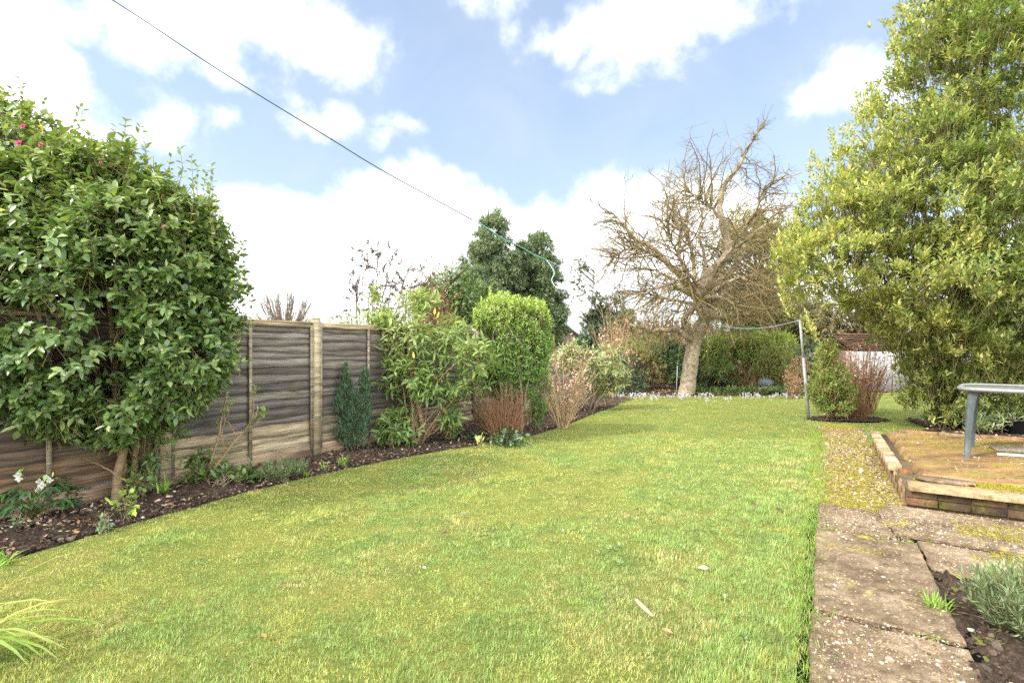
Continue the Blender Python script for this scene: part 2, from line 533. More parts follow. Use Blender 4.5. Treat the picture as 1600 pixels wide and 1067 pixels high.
SUN_EL, SUN_AZ = 42.0, -117.0              # azimuth from +Y towards +X
se, sa = math.radians(SUN_EL), math.radians(SUN_AZ)
sdir = Vector((math.sin(sa) * math.cos(se), math.cos(sa) * math.cos(se), math.sin(se)))
ld = bpy.data.lights.new("sun", 'SUN'); ld.energy = 4.8; ld.angle = math.radians(3.0); ld.color = (1, .945, .85)
sun = bpy.data.objects.new("sun", ld); COL.objects.link(sun); sun.location = (-20, -12, 20)
sun.rotation_euler = sdir.to_track_quat('Z', 'Y').to_euler()

CLOUDS = [  # px, py, rx, ry in photo pixels, turned into azimuth / elevation
    (30, 130, 130, 110), (-60, 60, 170, 140), (60, 10, 120, 40), (110, 200, 90, 50), (300, 35, 130, 75), (420, 25, 130, 75), (530, 62, 80, 44), (345, 95, 70, 48), (225, 60, 60, 45),
    (240, 185, 32, 38), (335, 192, 16, 14), (508, 180, 30, 14), (632, 192, 30, 11), (600, 212, 18, 12), (770, -2, 36, 16),
    (905, 50, 80, 45), (1000, 40, 130, 68), (1110, 10, 140, 48), (935, 95, 45, 28), (1020, 80, 60, 36),
    (1345, 120, 46, 28), (1285, 145, 34, 14), (1400, 125, 36, 36),
    (400, 420, 110, 115), (350, 360, 60, 55), (500, 420, 150, 105), (590, 340, 90, 60), (650, 320, 90, 72), (740, 390, 140, 90), (830, 385, 120, 80), (930, 400, 130, 95), (1000, 330, 110, 62), (1060, 330, 80, 60),
    (700, 470, 420, 90), (1120, 400, 150, 110), (300, 480, 200, 110), (1250, 430, 150, 60), (100, 480, 300, 90), (1500, 450, 260, 110), (945, 283, 26, 16)]


def build_world():
    w = bpy.data.worlds.new("World"); SC.world = w; w.use_nodes = True
    nt = w.node_tree; nt.nodes.clear()
    out = nt.nodes.new("ShaderNodeOutputWorld")
    sky = N(nt, "ShaderNodeTexSky"); sky.sky_type = 'NISHITA'; sky.sun_disc = False
    sky.sun_elevation = se; sky.sun_rotation = sa % (2 * math.pi); sky.altitude = 50; sky.air_density = 1.0; sky.dust_density = 0.6; sky.ozone_density = 1.5
    bg = N(nt, "ShaderNodeBackground"); bg.inputs[1].default_value = 0.15
    nt.links.new(mixc(nt, 1.0, sky.outputs[0], (1.9, 1.93, 1.98), 'MULTIPLY'), bg.inputs[0])
    tc = N(nt, "ShaderNodeTexCoord"); sp = N(nt, "ShaderNodeSeparateXYZ"); nt.links.new(tc.outputs['Generated'], sp.inputs[0])
    x, y, z = sp.outputs
    az = mth(nt, 'ARCTAN2', x, y); el = mth(nt, 'ARCSINE', z)
    n1 = geo_noise(nt, 7.0, 9, .56, tc.outputs['Generated'], .35)
    n2 = geo_noise(nt, 17.0, 6, .6, tc.outputs['Generated'], .2)
    # wobble the coordinates for billowing edges
    nb = N(nt, "ShaderNodeTexNoise"); nb.inputs['Scale'].default_value = 9; nb.inputs['Detail'].default_value = 5; nt.links.new(tc.outputs['Generated'], nb.inputs[0])
    sc = N(nt, "ShaderNodeSeparateColor"); nt.links.new(nb.outputs['Color'], sc.inputs[0])
    az = mth(nt, 'ADD', az, mth(nt, 'MULTIPLY', mth(nt, 'SUBTRACT', sc.outputs[0], .5), .13))
    el = mth(nt, 'ADD', el, mth(nt, 'MULTIPLY', mth(nt, 'SUBTRACT', sc.outputs[1], .5), .10))
    acc = None
    for (px, py, rx, ry) in CLOUDS:
        dx, dz = (px - 800) / F, (HZ - py) / F
        h = math.hypot(dx, 1); a0 = math.atan2(dx, 1); e0 = math.atan2(dz, h)
        ra = rx / F / (1 + dx * dx); re = ry / F / h / (1 + (dz / h) ** 2)
        da = mth(nt, 'DIVIDE', mth(nt, 'SUBTRACT', az, a0), ra); de = mth(nt, 'DIVIDE', mth(nt, 'SUBTRACT', el, e0), re)
        q = mth(nt, 'SUBTRACT', 1.0, mth(nt, 'SQRT', mth(nt, 'ADD', mth(nt, 'MULTIPLY', da, da), mth(nt, 'MULTIPLY', de, de))))
        q = mth(nt, 'MULTIPLY', q, min(ra, re) / .07)                    # same softness for big and small ones
        acc = q if acc is None else mth(nt, 'MAXIMUM', acc, q)
    # outside the photographed part of the sky: broken cloud from noise
    nback = geo_noise(nt, 2.6, 8, .58, tc.outputs['Generated'])
    back = mth(nt, 'MULTIPLY', mth(nt, 'SUBTRACT', nback, .47), 6)
    front = mth(nt, 'GREATER_THAN', y, .35)
    acc = mth(nt, 'MAXIMUM', acc, -1.5)
    lowf = mth(nt, 'MULTIPLY', front, mth(nt, 'LESS_THAN', z, .62))
    val = mth(nt, 'ADD', mth(nt, 'MULTIPLY', acc, lowf), mth(nt, 'MULTIPLY', back, mth(nt, 'SUBTRACT', 1.0, lowf)))
    val = mth(nt, 'ADD', val, mth(nt, 'MULTIPLY', mth(nt, 'SUBTRACT', n1, .5), 1.5))
    val = mth(nt, 'ADD', val, mth(nt, 'MULTIPLY', mth(nt, 'SUBTRACT', n2, .5), .9))
    mr = N(nt, "ShaderNodeMapRange", interpolation_type='SMOOTHSTEP'); mr.inputs[1].default_value = -.32; mr.inputs[2].default_value = .78
    nt.links.new(val, mr.inputs[0])
    # thin veil of haze everywhere, thicker near the horizon
    veil = mth(nt, 'ADD', .42, mth(nt, 'MULTIPLY', mth(nt, 'POWER', mth(nt, 'SUBTRACT', 1.0, mth(nt, 'ABSOLUTE', z)), 4), .5))
    veil = mth(nt, 'MULTIPLY', veil, mth(nt, 'ADD', .5, n1), None, True)
    vb = N(nt, "ShaderNodeBackground"); vb.inputs[0].default_value = (.80, .90, 1.0, 1); vb.inputs[1].default_value = 1.05
    cl = N(nt, "ShaderNodeBackground"); cs = N(nt, "ShaderNodeMapRange", interpolation_type='SMOOTHSTEP')      # clouds boosted behind the camera as added unseen fill light, dimmer ahead
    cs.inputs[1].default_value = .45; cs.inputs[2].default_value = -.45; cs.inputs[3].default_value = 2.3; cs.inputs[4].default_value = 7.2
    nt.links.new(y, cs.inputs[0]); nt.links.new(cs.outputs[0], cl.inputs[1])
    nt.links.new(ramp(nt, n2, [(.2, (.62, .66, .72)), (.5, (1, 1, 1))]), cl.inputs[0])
    m0 = N(nt, "ShaderNodeMixShader"); nt.links.new(veil, m0.inputs[0]); nt.links.new(bg.outputs[0], m0.inputs[1]); nt.links.new(vb.outputs[0], m0.inputs[2])
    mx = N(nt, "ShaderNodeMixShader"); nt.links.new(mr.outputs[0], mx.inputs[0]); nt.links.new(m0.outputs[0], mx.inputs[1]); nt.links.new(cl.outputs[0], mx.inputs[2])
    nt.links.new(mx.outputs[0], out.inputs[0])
    w.cycles.sampling_method = 'MANUAL'; w.cycles.sample_map_resolution = 512


build_world()
SC.view_settings.view_transform = 'Standard'; SC.view_settings.look = 'None'; SC.view_settings.exposure = 0; SC.view_settings.gamma = 1
SC.cycles.max_bounces = 8; SC.cycles.diffuse_bounces = 6; SC.cycles.glossy_bounces = 2; SC.cycles.transmission_bounces = 4; SC.cycles.transparent_max_bounces = 4
SC.cycles.use_adaptive_sampling = True; SC.cycles.adaptive_threshold = 0.008
SC.cycles.use_denoising = False

# ------------------------------------------------------------------ ground, lawn, beds
def sheet(name, pts, mat, z, kind='structure', skirt=0.0):
    bm = bmesh.new()
    vs = [bm.verts.new((p[0], p[1], z)) for p in pts]
    f = bm.faces.new(vs)
    if f.normal.z < 0: f.normal_flip()
    bm.normal_update()
    if f.normal.z < 0: f.normal_flip()
    if skirt:
        lo = [bm.verts.new((p[0], p[1], z - skirt)) for p in pts]
        n = len(vs)
        for i in range(n): bm.faces.new((vs[i], lo[i], lo[(i + 1) % n], vs[(i + 1) % n]))
    bmesh.ops.triangulate(bm, faces=[f])
    me = bpy.data.meshes.new(name); bm.to_mesh(me); bm.free(); me.materials.append(mat)
    o = bpy.data.objects.new(name, me); COL.objects.link(o); o['kind'] = kind
    return o


sheet('ground', [(-900, -60), (900, -60), (900, 1500), (-900, 1500)], M['ground'], -0.075)

EDGE_PX = [(0, 880), (60, 862), (150, 835), (230, 812), (290, 797), (345, 780), (400, 766), (480, 746), (560, 729), (630, 715), (700, 703), (760, 694), (815, 685), (850, 675), (890, 662), (930, 646), (968, 632)]
EDGE = [np.array((-6.1, -1.5)), np.array((-5.35, .6)), np.array((-4.6, 2.0)), np.array((-3.95, 2.9))] + [G(*p)[:2] for p in EDGE_PX]
EDGE = poly([np.append(e, 0) for e in EDGE], 90)[:, :2]
FAR = [G(950, 622)[:2], G(965, 617)[:2], G(1080, 618)[:2], G(1180, 618)[:2], G(1255, 615)[:2], G(1300, 612)[:2], G(1380, 613)[:2], G(1460, 613)[:2]]
LAWN = [tuple(e) for e in EDGE] + [tuple(f) for f in FAR] + [(17, 14), (17, -1.5)]
sheet('lawn', LAWN, M['lawn'], 0.0, skirt=.06)


def inside(poly_, X, Y):
    c = np.zeros(len(X), bool); n = len(poly_)
    for i in range(n):
        x1, y1 = poly_[i]; x2, y2 = poly_[(i + 1) % n]
        cond = ((y1 > Y) != (y2 > Y)) & (X < (x2 - x1) * (Y - y1) / (y2 - y1 + 1e-12) + x1)
        c ^= cond
    return c


def ts_of(X, Y):
    return X * A[0] + Y * A[1], X * B[0] + Y * B[1]


SLABS_T0, PATH_END = 5.45, 11.3
SOIL_R = [(1.0, .62), (4.1, .60), (4.14, 2.6), (1.0, 3.2)]      # right-hand bed, (t,s)


def is_grass(X, Y, margin=0.0):
    t, s = ts_of(X, Y)
    w = (fbm(p2(X, Y, 2.6), 40, 4) - .5) * .42
    ok = inside(LAWN, X, Y)
    ok &= ~((s > -.03 + w) & (s < .66) & (t < 5.5))                       # slab path
    ok &= ~((s > -.02 + w) & (s < .62) & (t >= 5.5) & (t < PATH_END + w))   # mossy path
    ok &= ~((s >= .6) & (t < 9.42) & (s < 6.5))                             # patio, cross path, right bed
    ok &= ~((t > 9.4) & (s > 1.55 + w) & (t < 12.9 + w))                    # bed under the bay tree
    ring = ((X - 6.85) / .75) ** 2 + ((Y - 10.15) / .36) ** 2
    ok &= ring > 1 + w * 3
    return ok


def make_bed():
    mb = MB(); nt_, nu = 620, 90
    tE = EDGE @ A; sE = EDGE @ B
    o = np.argsort(tE); tE, sE = tE[o], sE[o]
    t = np.linspace(-2.5, 16.5, nt_); u = np.linspace(0, 1, nu)
    se_ = np.interp(t, tE, sE)
    tt, uu = np.meshgrid(t, u, indexing='ij')
    s = -6.05 + (se_[:, None] + .015 + 6.05) * uu
    X = tt * A[0] + s * B[0]; Y = tt * A[1] + s * B[1]
    q = p2(X.ravel(), Y.ravel(), 1.0)
    z = (fbm(q * 14, 3, 4) - .5) * .12 + (fbm(q * 3, 9, 3) - .5) * .10 + np.maximum(fbm(q * 30, 5, 2) - .5, 0) * .08
    z = z.reshape(tt.shape) - .005
    z = z * np.clip((1 - uu) * 7, .25, 1) - .04 * (uu > .93)
    V = np.stack([X, Y, z], -1).reshape(1, -1, 3)
    faces = [(i * nu + j, (i + 1) * nu + j, (i + 1) * nu + j + 1, i * nu + j + 1) for i in range(nt_ - 1) for j in range(nu - 1)]
    faces = [tuple(reversed(f)) for f in faces] if (A[0] * B[1] - A[1] * B[0]) < 0 else faces
    mb.block(V, faces, np.ones((1, 3)))
    o = mb.build('flower_bed', M['soil'], None, True); o['kind'] = 'structure'
    return tE, sE


BT, BS = make_bed()


def patch_bed(name, fn, x0, x1, y0, y1, res, amp=.08, zb=.02):
    nx, ny = int((x1 - x0) / res), int((y1 - y0) / res)
    X, Y = np.meshgrid(np.linspace(x0, x1, nx), np.linspace(y0, y1, ny), indexing='ij')
    Xr, Yr = X.ravel(), Y.ravel(); ok = fn(Xr, Yr)
    q = p2(Xr, Yr, 1.0)
    z = zb + (fbm(q * 15, 13, 4) - .5) * amp + np.maximum(fbm(q * 34, 15, 2) - .5, 0) * .06
    okg = ok.reshape(nx, ny)
    fm = okg[:-1, :-1] & okg[1:, :-1] & okg[1:, 1:] & okg[:-1, 1:]
    ii, jj = np.nonzero(fm)
    base = np.stack([ii * ny + jj, (ii + 1) * ny + jj, (ii + 1) * ny + jj + 1, ii * ny + jj + 1], 1)
    mb = MB(); mb.V.append(np.stack([Xr, Yr, z], 1)); mb.C.append(np.ones((len(Xr), 3))); mb.F[4] = [base]; mb.n = len(Xr)
    o = mb.build(name, M['soil'], None, True); o['kind'] = 'structure'; return o


def fn_r(X, Y):
    t, s = ts_of(X, Y); return (t > .8) & (t < 4.16 + (fbm(p2(X, Y, 5), 2) - .5) * .1) & (s > .555 + (fbm(p2(X, Y, 6), 3) - .5) * .06) & (s < 3.0)


def fn_bay(X, Y):
    t, s = ts_of(X, Y); return (t > 9.42) & (t < 13) & (s > 1.5 + (fbm(p2(X, Y, 2), 4) - .5) * .5) & (s < 8)


def fn_ring(X, Y):
    return ((X - 6.85) / .8) ** 2 + ((Y - 10.15) / .4) ** 2 < 1 + (fbm(p2(X, Y, 4), 5) - .5)


patch_bed('flower_bed', fn_r, .6, 5, -.5, 4.0, .013, .09, .008)
patch_bed('flower_bed', fn_bay, 4.5, 16, 4.5, 13, .06, .08, .03)
patch_bed('flower_bed', fn_ring, 5.8, 7.9, 9.5, 10.8, .03, .06, .03)


def fn_back(X, Y):
    far = np.array(FAR); ye = np.interp(X, far[:, 0], far[:, 1])
    return (Y > ye - .15) & (X > 1.5) & (X < 16)


patch_bed('flower_bed', fn_back, 1.4, 16, 14.3, 21, .07, .12, .02)

# clods, pebbles and litter in the beds
ICO = None


def ico():
    global ICO
    if ICO is None:
        bm = bmesh.new(); bmesh.ops.create_icosphere(bm, subdivisions=1, radius=1)
        ICO = (np.array([v.co[:] for v in bm.verts]), [tuple(v.index for v in f.verts) for f in bm.faces]); bm.free()
    return ICO


def clods(mb, pos, size, col, rough=.2):
    V0, Fc = ico(); n = len(pos)
    sc_ = size[:, None, None] * rng.uniform(.55, 1.25, (n, 1, 3)) * (1 + rng.normal(0, rough, (n, len(V0), 1)))
    R = np.stack([rdir(n) for _ in range(3)], 1)
    V = (V0[None] * sc_)
    a = rng.uniform(0, 6.28, n); c, s = np.cos(a)[:, None], np.sin(a)[:, None]
    V = np.stack([V[..., 0] * c - V[..., 1] * s, V[..., 0] * s + V[..., 1] * c, V[..., 2] * .7], -1)
    mb.block(V + pos[:, None], Fc, col)


def bed_points(n, near=True):
    t = rng.uniform(1.0, 13.5, n * 2); 
    if near: t = 1.0 + 12.5 * rng.uniform(0, 1, n * 2) ** 1.6
    se_ = np.interp(t, BT, BS); u = rng.uniform(0, 1, n * 2)
    s = -5.8 + (se_ - .05 + 5.8) * u
    return np.stack([t * A[0] + s * B[0], t * A[1] + s * B[1], np.full(len(t), .0)], 1)[:n]


def right_points(n):
    t = rng.uniform(1.2, 4.1, n); s = rng.uniform(.62, 2.4, n)
    return np.stack([t * A[0] + s * B[0], t * A[1] + s * B[1], np.full(n, .0)], 1)


mb = MB()
SO = [(.05, .034, .025), (.085, .06, .044), (.13, .095, .07)]
p = bed_points(9000); clods(mb, p + np.array((0, 0, .008)), rng.gamma(1.6, .005, len(p)) + .003, palette(len(p), SO, None, .25), .38)
p = right_points(7000); clods(mb, p + np.array((0, 0, .008)), rng.gamma(1.5, .0042, len(p)) + .003, palette(len(p), SO, None, .25), .38)
tag(mb.build('soil_clods', M['clod']), kind='stuff')
mb = MB()
p = bed_points(330); clods(mb, p + np.array((0, 0, .012)), rng.gamma(2.2, .0045, len(p)) + .004, palette(len(p), [(.45, .38, .28), (.34, .25, .18), (.5, .46, .4), (.3, .16, .1)], (4, 4, 3, 1)), .25)
p = right_points(60); clods(mb, p + np.array((0, 0, .010)), rng.gamma(2, .003, len(p)) + .003, palette(len(p), [(.4, .3, .2), (.32, .2, .14), (.45, .4, .34)]), .25)
tag(mb.build('pebbles', M['stone']), kind='stuff')
mb = MB()
p = np.concatenate([bed_points(1100), right_points(160)])
n = len(p); d = rdir(n); d[:, 2] *= .2; nn = nz(rng.normal(0, .4, (n, 3)) + np.array((0, 0, 1)))
leaves(mb, p + np.array((0, 0, .03)), d, nn, rng.uniform(.025, .075, n), rng.uniform(.008, .035, n), palette(n, [(.26, .16, .08), (.36, .25, .13), (.2, .11, .06), (.42, .34, .2)], None, .25), LEAF5)
# litter behind the patio and under the back shrubs
X = rng.uniform(5, 13, 2500); Y = rng.uniform(7, 13, 2500); ok = fn_bay(X, Y); q = np.stack([X, Y, np.full(2500, .05)], 1)[ok]; n = len(q)
d = rdir(n); d[:, 2] *= .2
leaves(mb, q, d, nz(rng.normal(0, .4, (n, 3)) + np.array((0, 0, 1))), rng.uniform(.04, .09, n), rng.uniform(.02, .04, n), palette(n, [(.26, .16, .08), (.36, .25, .13), (.4, .3, .22), (.45, .36, .27)], None, .25), LEAF5)
X = rng.uniform(1.5, 15, 4000); Y = rng.uniform(14.5, 19, 4000); ok = fn_back(X, Y); q = np.stack([X, Y, np.full(4000, .05)], 1)[ok]; n = len(q)
d = rdir(n); d[:, 2] *= .2
leaves(mb, q, d, nz(rng.normal(0, .4, (n, 3)) + np.array((0, 0, 1))), rng.uniform(.06, .12, n), rng.uniform(.03, .06, n), palette(n, [(.26, .16, .08), (.3, .2, .11), (.34, .26, .16), (.16, .15, .06)], None, .25), LEAF5)
tag(mb.build('leaf_litter', M['dry']), kind='stuff')


# ------------------------------------------------------------------ grass
def make_grass():
    mb = MB()
    zones = [(1.0, 3.4, 25000, 1.1), (3.4, 5.2, 16500, 1.4), (5.2, 8.0, 8500, 1.9), (8.0, 12., 2500, 2.9), (12., 17., 1100, 4.0)]
    for y0, y1, dens, wk in zones:
        x0, x1 = -1.1 * y1 - 1.3, min(1.1 * y1 + 1.3, 15)
        n = int((x1 - x0) * (y1 - y0) * dens)
        X = rng.uniform(x0, x1, n); Y = rng.uniform(y0, y1, n)
        fr = np.abs(X) < 1.1 * Y + 1.3
        X, Y = X[fr], Y[fr]
        # clumping
        cl = fbm(p2(X, Y, 9), 21, 3) * .55 + vnoise(p2(X, Y, 26), 24) * .45
        keep = rng.uniform(0, 1, len(X)) < np.clip((cl - .27) * 3.4, .08, 1)
        X, Y, cl = X[keep], Y[keep], cl[keep]
        ok = is_grass(X, Y); X, Y, cl = X[ok], Y[ok], cl[ok]
        n = len(X); t, s = ts_of(X, Y)
        moss = fbm(p2(X, Y, 1.1), 31, 4) + np.clip((-s - .6) * .05, -.06, .16) + (fbm(p2(X, Y, 6), 33, 3) - .5) * .35
        moss = np.clip((moss - .465) * 7, 0, 1)
        dry = np.clip((fbm(p2(X, Y, 2.3), 51, 4) - .57) * 8, 0, 1) * .7
        rank = np.clip(1 - (np.abs(s + .25)) / .5, 0, 1) + np.clip((fbm(p2(X, Y, .9), 61, 3) - .52) * 4, 0, 1) * .5 + np.clip((3.2 - Y) * .5, 0, .5) + np.clip((fbm(p2(X, Y, 4), 62, 2) - .66) * 8, 0, 1)
        L = (.011 + .012 * rank + .005 * (1 - moss)) * rng.uniform(.6, 1.5, n) * (.7 + .6 * cl)
        L = L * (1 + .12 * (wk - 1))
        W = (.0017 + .0009 * rng.uniform(0, 1, n)) * wk
        c = palette(n, [(.185, .262, .07), (.22, .288, .085), (.155, .235, .06), (.30, .325, .15)], (5, 4, 3, 3), .2)
        cm = palette(n, [(.325, .32, .085), (.28, .295, .075), (.38, .355, .11), (.24, .27, .075)], None, .18)
        cd_ = palette(n, [(.42, .33, .16), (.35, .26, .11), (.48, .4, .22)], None, .15)
        c = np.where((rng.uniform(0, 1, n) < moss * .82)[:, None], cm, c)
        c = np.where((rng.uniform(0, 1, n) < dry * .55)[:, None] | (rng.uniform(0, 1, n) < .035)[:, None], cd_, c)
        az_ = rng.uniform(0, 6.28, n); tilt = rng.uniform(.1, 1.15, n) + moss * .3
        fl = rng.uniform(.35, .85)  # slight lay of the sward
        d = np.stack([np.cos(az_) * np.sin(tilt) + .12, np.sin(az_) * np.sin(tilt) - .05, np.cos(tilt)], 1)
        side = np.stack([-np.sin(az_), np.cos(az_), np.zeros(n)], 1)
        nn = np.cross(side, nz(d))
        c = c * (.62 + .62 * vnoise(p2(X, Y, 21), 24) * .6 + .62 * .4 * fbm(p2(X, Y, 7), 27, 2))[:, None] * 1.12
        C5 = np.repeat(c[:, None, :], 5, 1) * np.array([.75, .75, 1, 1, 1.12])[None, :, None]  # occlusion painted into the blades: darker roots, lighter tips
        pos = np.stack([X, Y, np.full(n, -.002)], 1)
        y_ = nz(d); x_ = nz(np.cross(y_, nn)); z_ = np.cross(x_, y_)
        if wk < 2:
            T, fc = BLADE
        else:
            T, fc = np.array([(.5, 0, 0), (-.5, 0, 0), (0, 1, .1)]), [(0, 2, 1)]; C5 = C5[:, [0, 1, 4]]
        V = pos[:, None] + T[None, :, 0:1] * W[:, None, None] * x_[:, None] + T[None, :, 1:2] * L[:, None, None] * y_[:, None] - T[None, :, 2:3] * L[:, None, None] * z_[:, None] * rng.uniform(-.2, 1.4, n)[:, None, None]
        mb.block(V, fc, C5)
    # flat broad leaved weeds here and there
    n = 420; t = rng.uniform(1.6, 9, n); s = -5 * rng.uniform(0, 1, n); q = np.stack([t * A[0] + s * B[0], t * A[1] + s * B[1], np.full(n, .012)], 1)
    q = q[is_grass(q[:, 0], q[:, 1]) & (vnoise(q * 1.5, 88) > .5)]
    rosettes(mb, q, np.repeat(np.array([[0, 0, 1.]]), len(q), 0), 6, .032, .013, colf0([(.10, .17, .05), (.14, .21, .07), (.2, .25, .12)]), LEAF8, (65, 95), .001, .02)
    # ragged tufts along the path edge and in the joints
    n = 9000
    t = rng.uniform(1.6, 10.5, n); s = -.05 + rng.normal(0, .055, n) + (fbm(np.stack([t * 3, t * 0, t * 0], 1), 8) - .5) * .12
    X = t * A[0] + s * B[0]; Y = t * A[1] + s * B[1]
    az_ = rng.uniform(0, 6.28, n); tilt = rng.uniform(.2, 1.1, n)
    d = np.stack([np.cos(az_) * np.sin(tilt), np.sin(az_) * np.sin(tilt), np.cos(tilt)], 1); side = np.stack([-np.sin(az_), np.cos(az_), np.zeros(n)], 1)
    leaves(mb, np.stack([X, Y, np.zeros(n)], 1), d, np.cross(side, d), rng.uniform(.03, .075, n), .0035, palette(n, [(.15, .23, .035), (.19, .26, .045), (.12, .2, .035), (.36, .3, .12)], (5, 4, 3, 1), .16), BLADE)
    n = 700
    t = np.where(rng.uniform(0, 1, n) < .5, 3.18, 4.66) + rng.normal(0, .012, n); s = rng.uniform(.0, .57, n); k = vnoise(np.stack([s * 9, t, t * 0], 1), 5) > .55
    t, s = t[k], s[k]; n = len(t)
    X = t * A[0] + s * B[0]; Y = t * A[1] + s * B[1]; d = rdir(n); d[:, 2] = np.abs(d[:, 2]) + .4
    leaves(mb, np.stack([X, Y, np.full(n, .02)], 1), d, rdir(n), rng.uniform(.012, .035, n), .005, palette(n, [(.15, .23, .035), (.25, .25, .05)], None, .16), LEAF4)
    tag(mb.build('grass', M['grass']), kind='stuff')


make_grass()

# ------------------------------------------------------------------ fence on the left
FS = -5.86
FR = np.array([(A[0], B[0], 0), (A[1], B[1], 0), (0, 0, 1)]).T     # rows: along, across, up in world
RF = np.stack([np.append(A, 0), np.append(B, 0), np.array((0, 0, 1.))], 1)   # local->world


def local_obj(mb, name, mat, parent, origin, smooth=False):
    """build in fence-local coordinates (along, towards lawn, up) and turn the object"""
    o = mb.build(name, mat, None, smooth)
    ang = math.atan2(A[1], A[0])
    if parent is None:
        o.location = tuple(origin); o.rotation_euler = (0, 0, ang)
    else:
        o.parent = parent
    return o


def panel_board(mb, x0, x1, ztop, zbot, lip, col, seed):
    K = 26; xs = np.linspace(x0, x1, K)
    wob = (fbm(np.stack([xs * 1.7, np.full(K, seed * 3.3), np.zeros(K)], 1), seed, 4) - .5) * .085
    wob2 = (fbm(np.stack([xs * 2.3, np.full(K, seed * 1.7), np.zeros(K)], 1), seed + 5, 3) - .5) * .010
    rows = [(-.004 + 0 * xs, np.full(K, ztop)), (-.012 - lip * .45 + wob2, ztop * .45 + zbot * .55 + wob * .5), (-.018 - lip + wob2, zbot + wob * 1.3), (-.004 + 0 * xs, zbot + wob * 1.3 - .002)]
    V = np.concatenate([np.stack([xs, r[0], r[1]], 1) for r in rows])[None]
    faces = [(i * K + j, (i + 1) * K + j, (i + 1) * K + j + 1, i * K + j + 1) for i in range(3) for j in range(K - 1)]
    mb.block(V, faces, np.array(col)[None])


fence_root = thing('fence', 'weathered brown overlap panel fence with pale posts along the left flower bed', 'fence', (0, 0, 0))
fence_root.location = tuple(TS(4.33, FS, 0)); fence_root.rotation_euler = (0, 0, math.atan2(A[1], A[0]))
# local axes: x along the fence, -y towards the lawn, z up
for k in range(-4, 3):
    xa, xb = k * 1.83 + .055, (k + 1) * 1.83 - .055
    mbp = MB(); zb = .17
    nb = 16
    hs = np.array([random.uniform(.65, 1.35) for _ in range(nb)]); zs = 1.77 - np.concatenate([[0], np.cumsum(hs)]) / hs.sum() * (1.77 - zb)
    for i in range(nb):
        z1 = zs[i] + .03; z0 = zs[i + 1]
        low = i >= nb - 3
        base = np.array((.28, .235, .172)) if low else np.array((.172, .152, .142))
        if k <= -2: base = base * np.array((.58, .46, .38))  # camellia's shade on these left panels painted into the wood colour
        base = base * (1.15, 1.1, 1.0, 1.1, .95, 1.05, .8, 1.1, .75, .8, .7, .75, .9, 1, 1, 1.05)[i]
        base = base * random.uniform(.68, 1.3) * np.array((1, random.uniform(.95, 1.04), random.uniform(.9, 1.06)))
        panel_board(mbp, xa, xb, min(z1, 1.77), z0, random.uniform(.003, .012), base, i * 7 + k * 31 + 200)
    fp = mbp.build('fence_panel', M['wood'], None); fp.parent = fence_root
    for j, xx in enumerate((xa + .018, (xa + xb) / 2, xb - .018)):
        mbb = MB(); mbb.box((xx, -.052, (1.78 + .1) / 2), (.036, .022, 1.78 - .12), None, np.array((.26, .22, .16)) * random.uniform(.85, 1.1))
        bt = mbb.build('batten', M['wood'], None); bt.parent = fp
    mbc = MB(); mbc.box(((xa + xb) / 2, -.02, 1.795), (xb - xa, .075, .026), None, (.36, .28, .17)); mbc.box(((xa + xb) / 2, -.046, 1.757), (xb - xa - .08, .022, .045), None, (.33, .27, .17))
    cp = mbc.build('capping_rail', M['wood'], None); cp.parent = fp
    mbg = MB(); mbg.box(((xa + xb) / 2, -.03, .075), (xb - xa + .02, .03, .17), None, np.array((.30, .22, .15)) * random.uniform(.9, 1.1))
    gb = mbg.build('gravel_board', M['wood'], None); gb.parent = fence_root
for k in range(-4, 4):
    mbq = MB(); mbq.box((k * 1.83, -.035, .90), (.098, .10, 1.9), None, np.array((.36, .31, .2)) * random.uniform(.9, 1.08))
    mbq.box((k * 1.83, -.035, 1.857), (.088, .09, .014), None, (.3, .25, .17))
    q = mbq.build('fence_post', M['wood'], None); q.parent = fence_root

# ------------------------------------------------------------------ path, slabs, patio
def ragged_slab(name, t0, t1, s0, s1, z, th, mat, label, cat, seed, jag=.007, cuts=None):
    """a slab with worn, uneven edges, own mesh; in (t,s)"""
    pts = []
    n = 26
    def side(a, b):
        for i in range(n):
            f = i / n; pts.append((a[0] + (b[0] - a[0]) * f, a[1] + (b[1] - a[1]) * f))
    c = [(t0, s0), (t1, s0), (t1, s1), (t0, s1)]
    if cuts: c = cuts
    for i in range(len(c)): side(c[i], c[(i + 1) % len(c)])
    pts = np.array(pts); K = len(pts)
    q = np.stack([pts[:, 0] * 9, pts[:, 1] * 9, np.full(K, seed)], 1)
    off = np.stack([fbm(q, seed, 4) - .5, fbm(q, seed + 9, 4) - .5], 1) * jag * 5
    pts = pts + off
    cen = pts.mean(0)
    bm = bmesh.new()
    loc = TS(cen[0], cen[1], z)
    def vv(p, zz): w = TS(p[0], p[1], zz) - loc; return bm.verts.new(tuple(w))
    inner = [vv(cen + (p - cen) * (1 - .012 / max(np.linalg.norm(p - cen), .05)), z + random.uniform(-.001, .001)) for p in pts]
    edge = [vv(p, z - .008 + random.uniform(-.002, .002)) for p in pts]
    low = [vv(p, z - th) for p in pts]
    for i in range(K):
        j = (i + 1) % K
        bm.faces.new((inner[i], edge[i], edge[j], inner[j])); bm.faces.new((edge[i], low[i], low[j], edge[j]))
    f = bm.faces.new(inner)
    bmesh.ops.triangulate(bm, faces=[f])
    bmesh.ops.recalc_face_normals(bm, faces=bm.faces[:])
    me = bpy.data.meshes.new(name); bm.to_mesh(me); bm.free(); me.materials.append(mat)
    o = bpy.data.objects.new(name, me); COL.objects.link(o); o.location = tuple(loc)
    tag(o, label, cat, 'concrete paving slabs of the garden path')
    return o


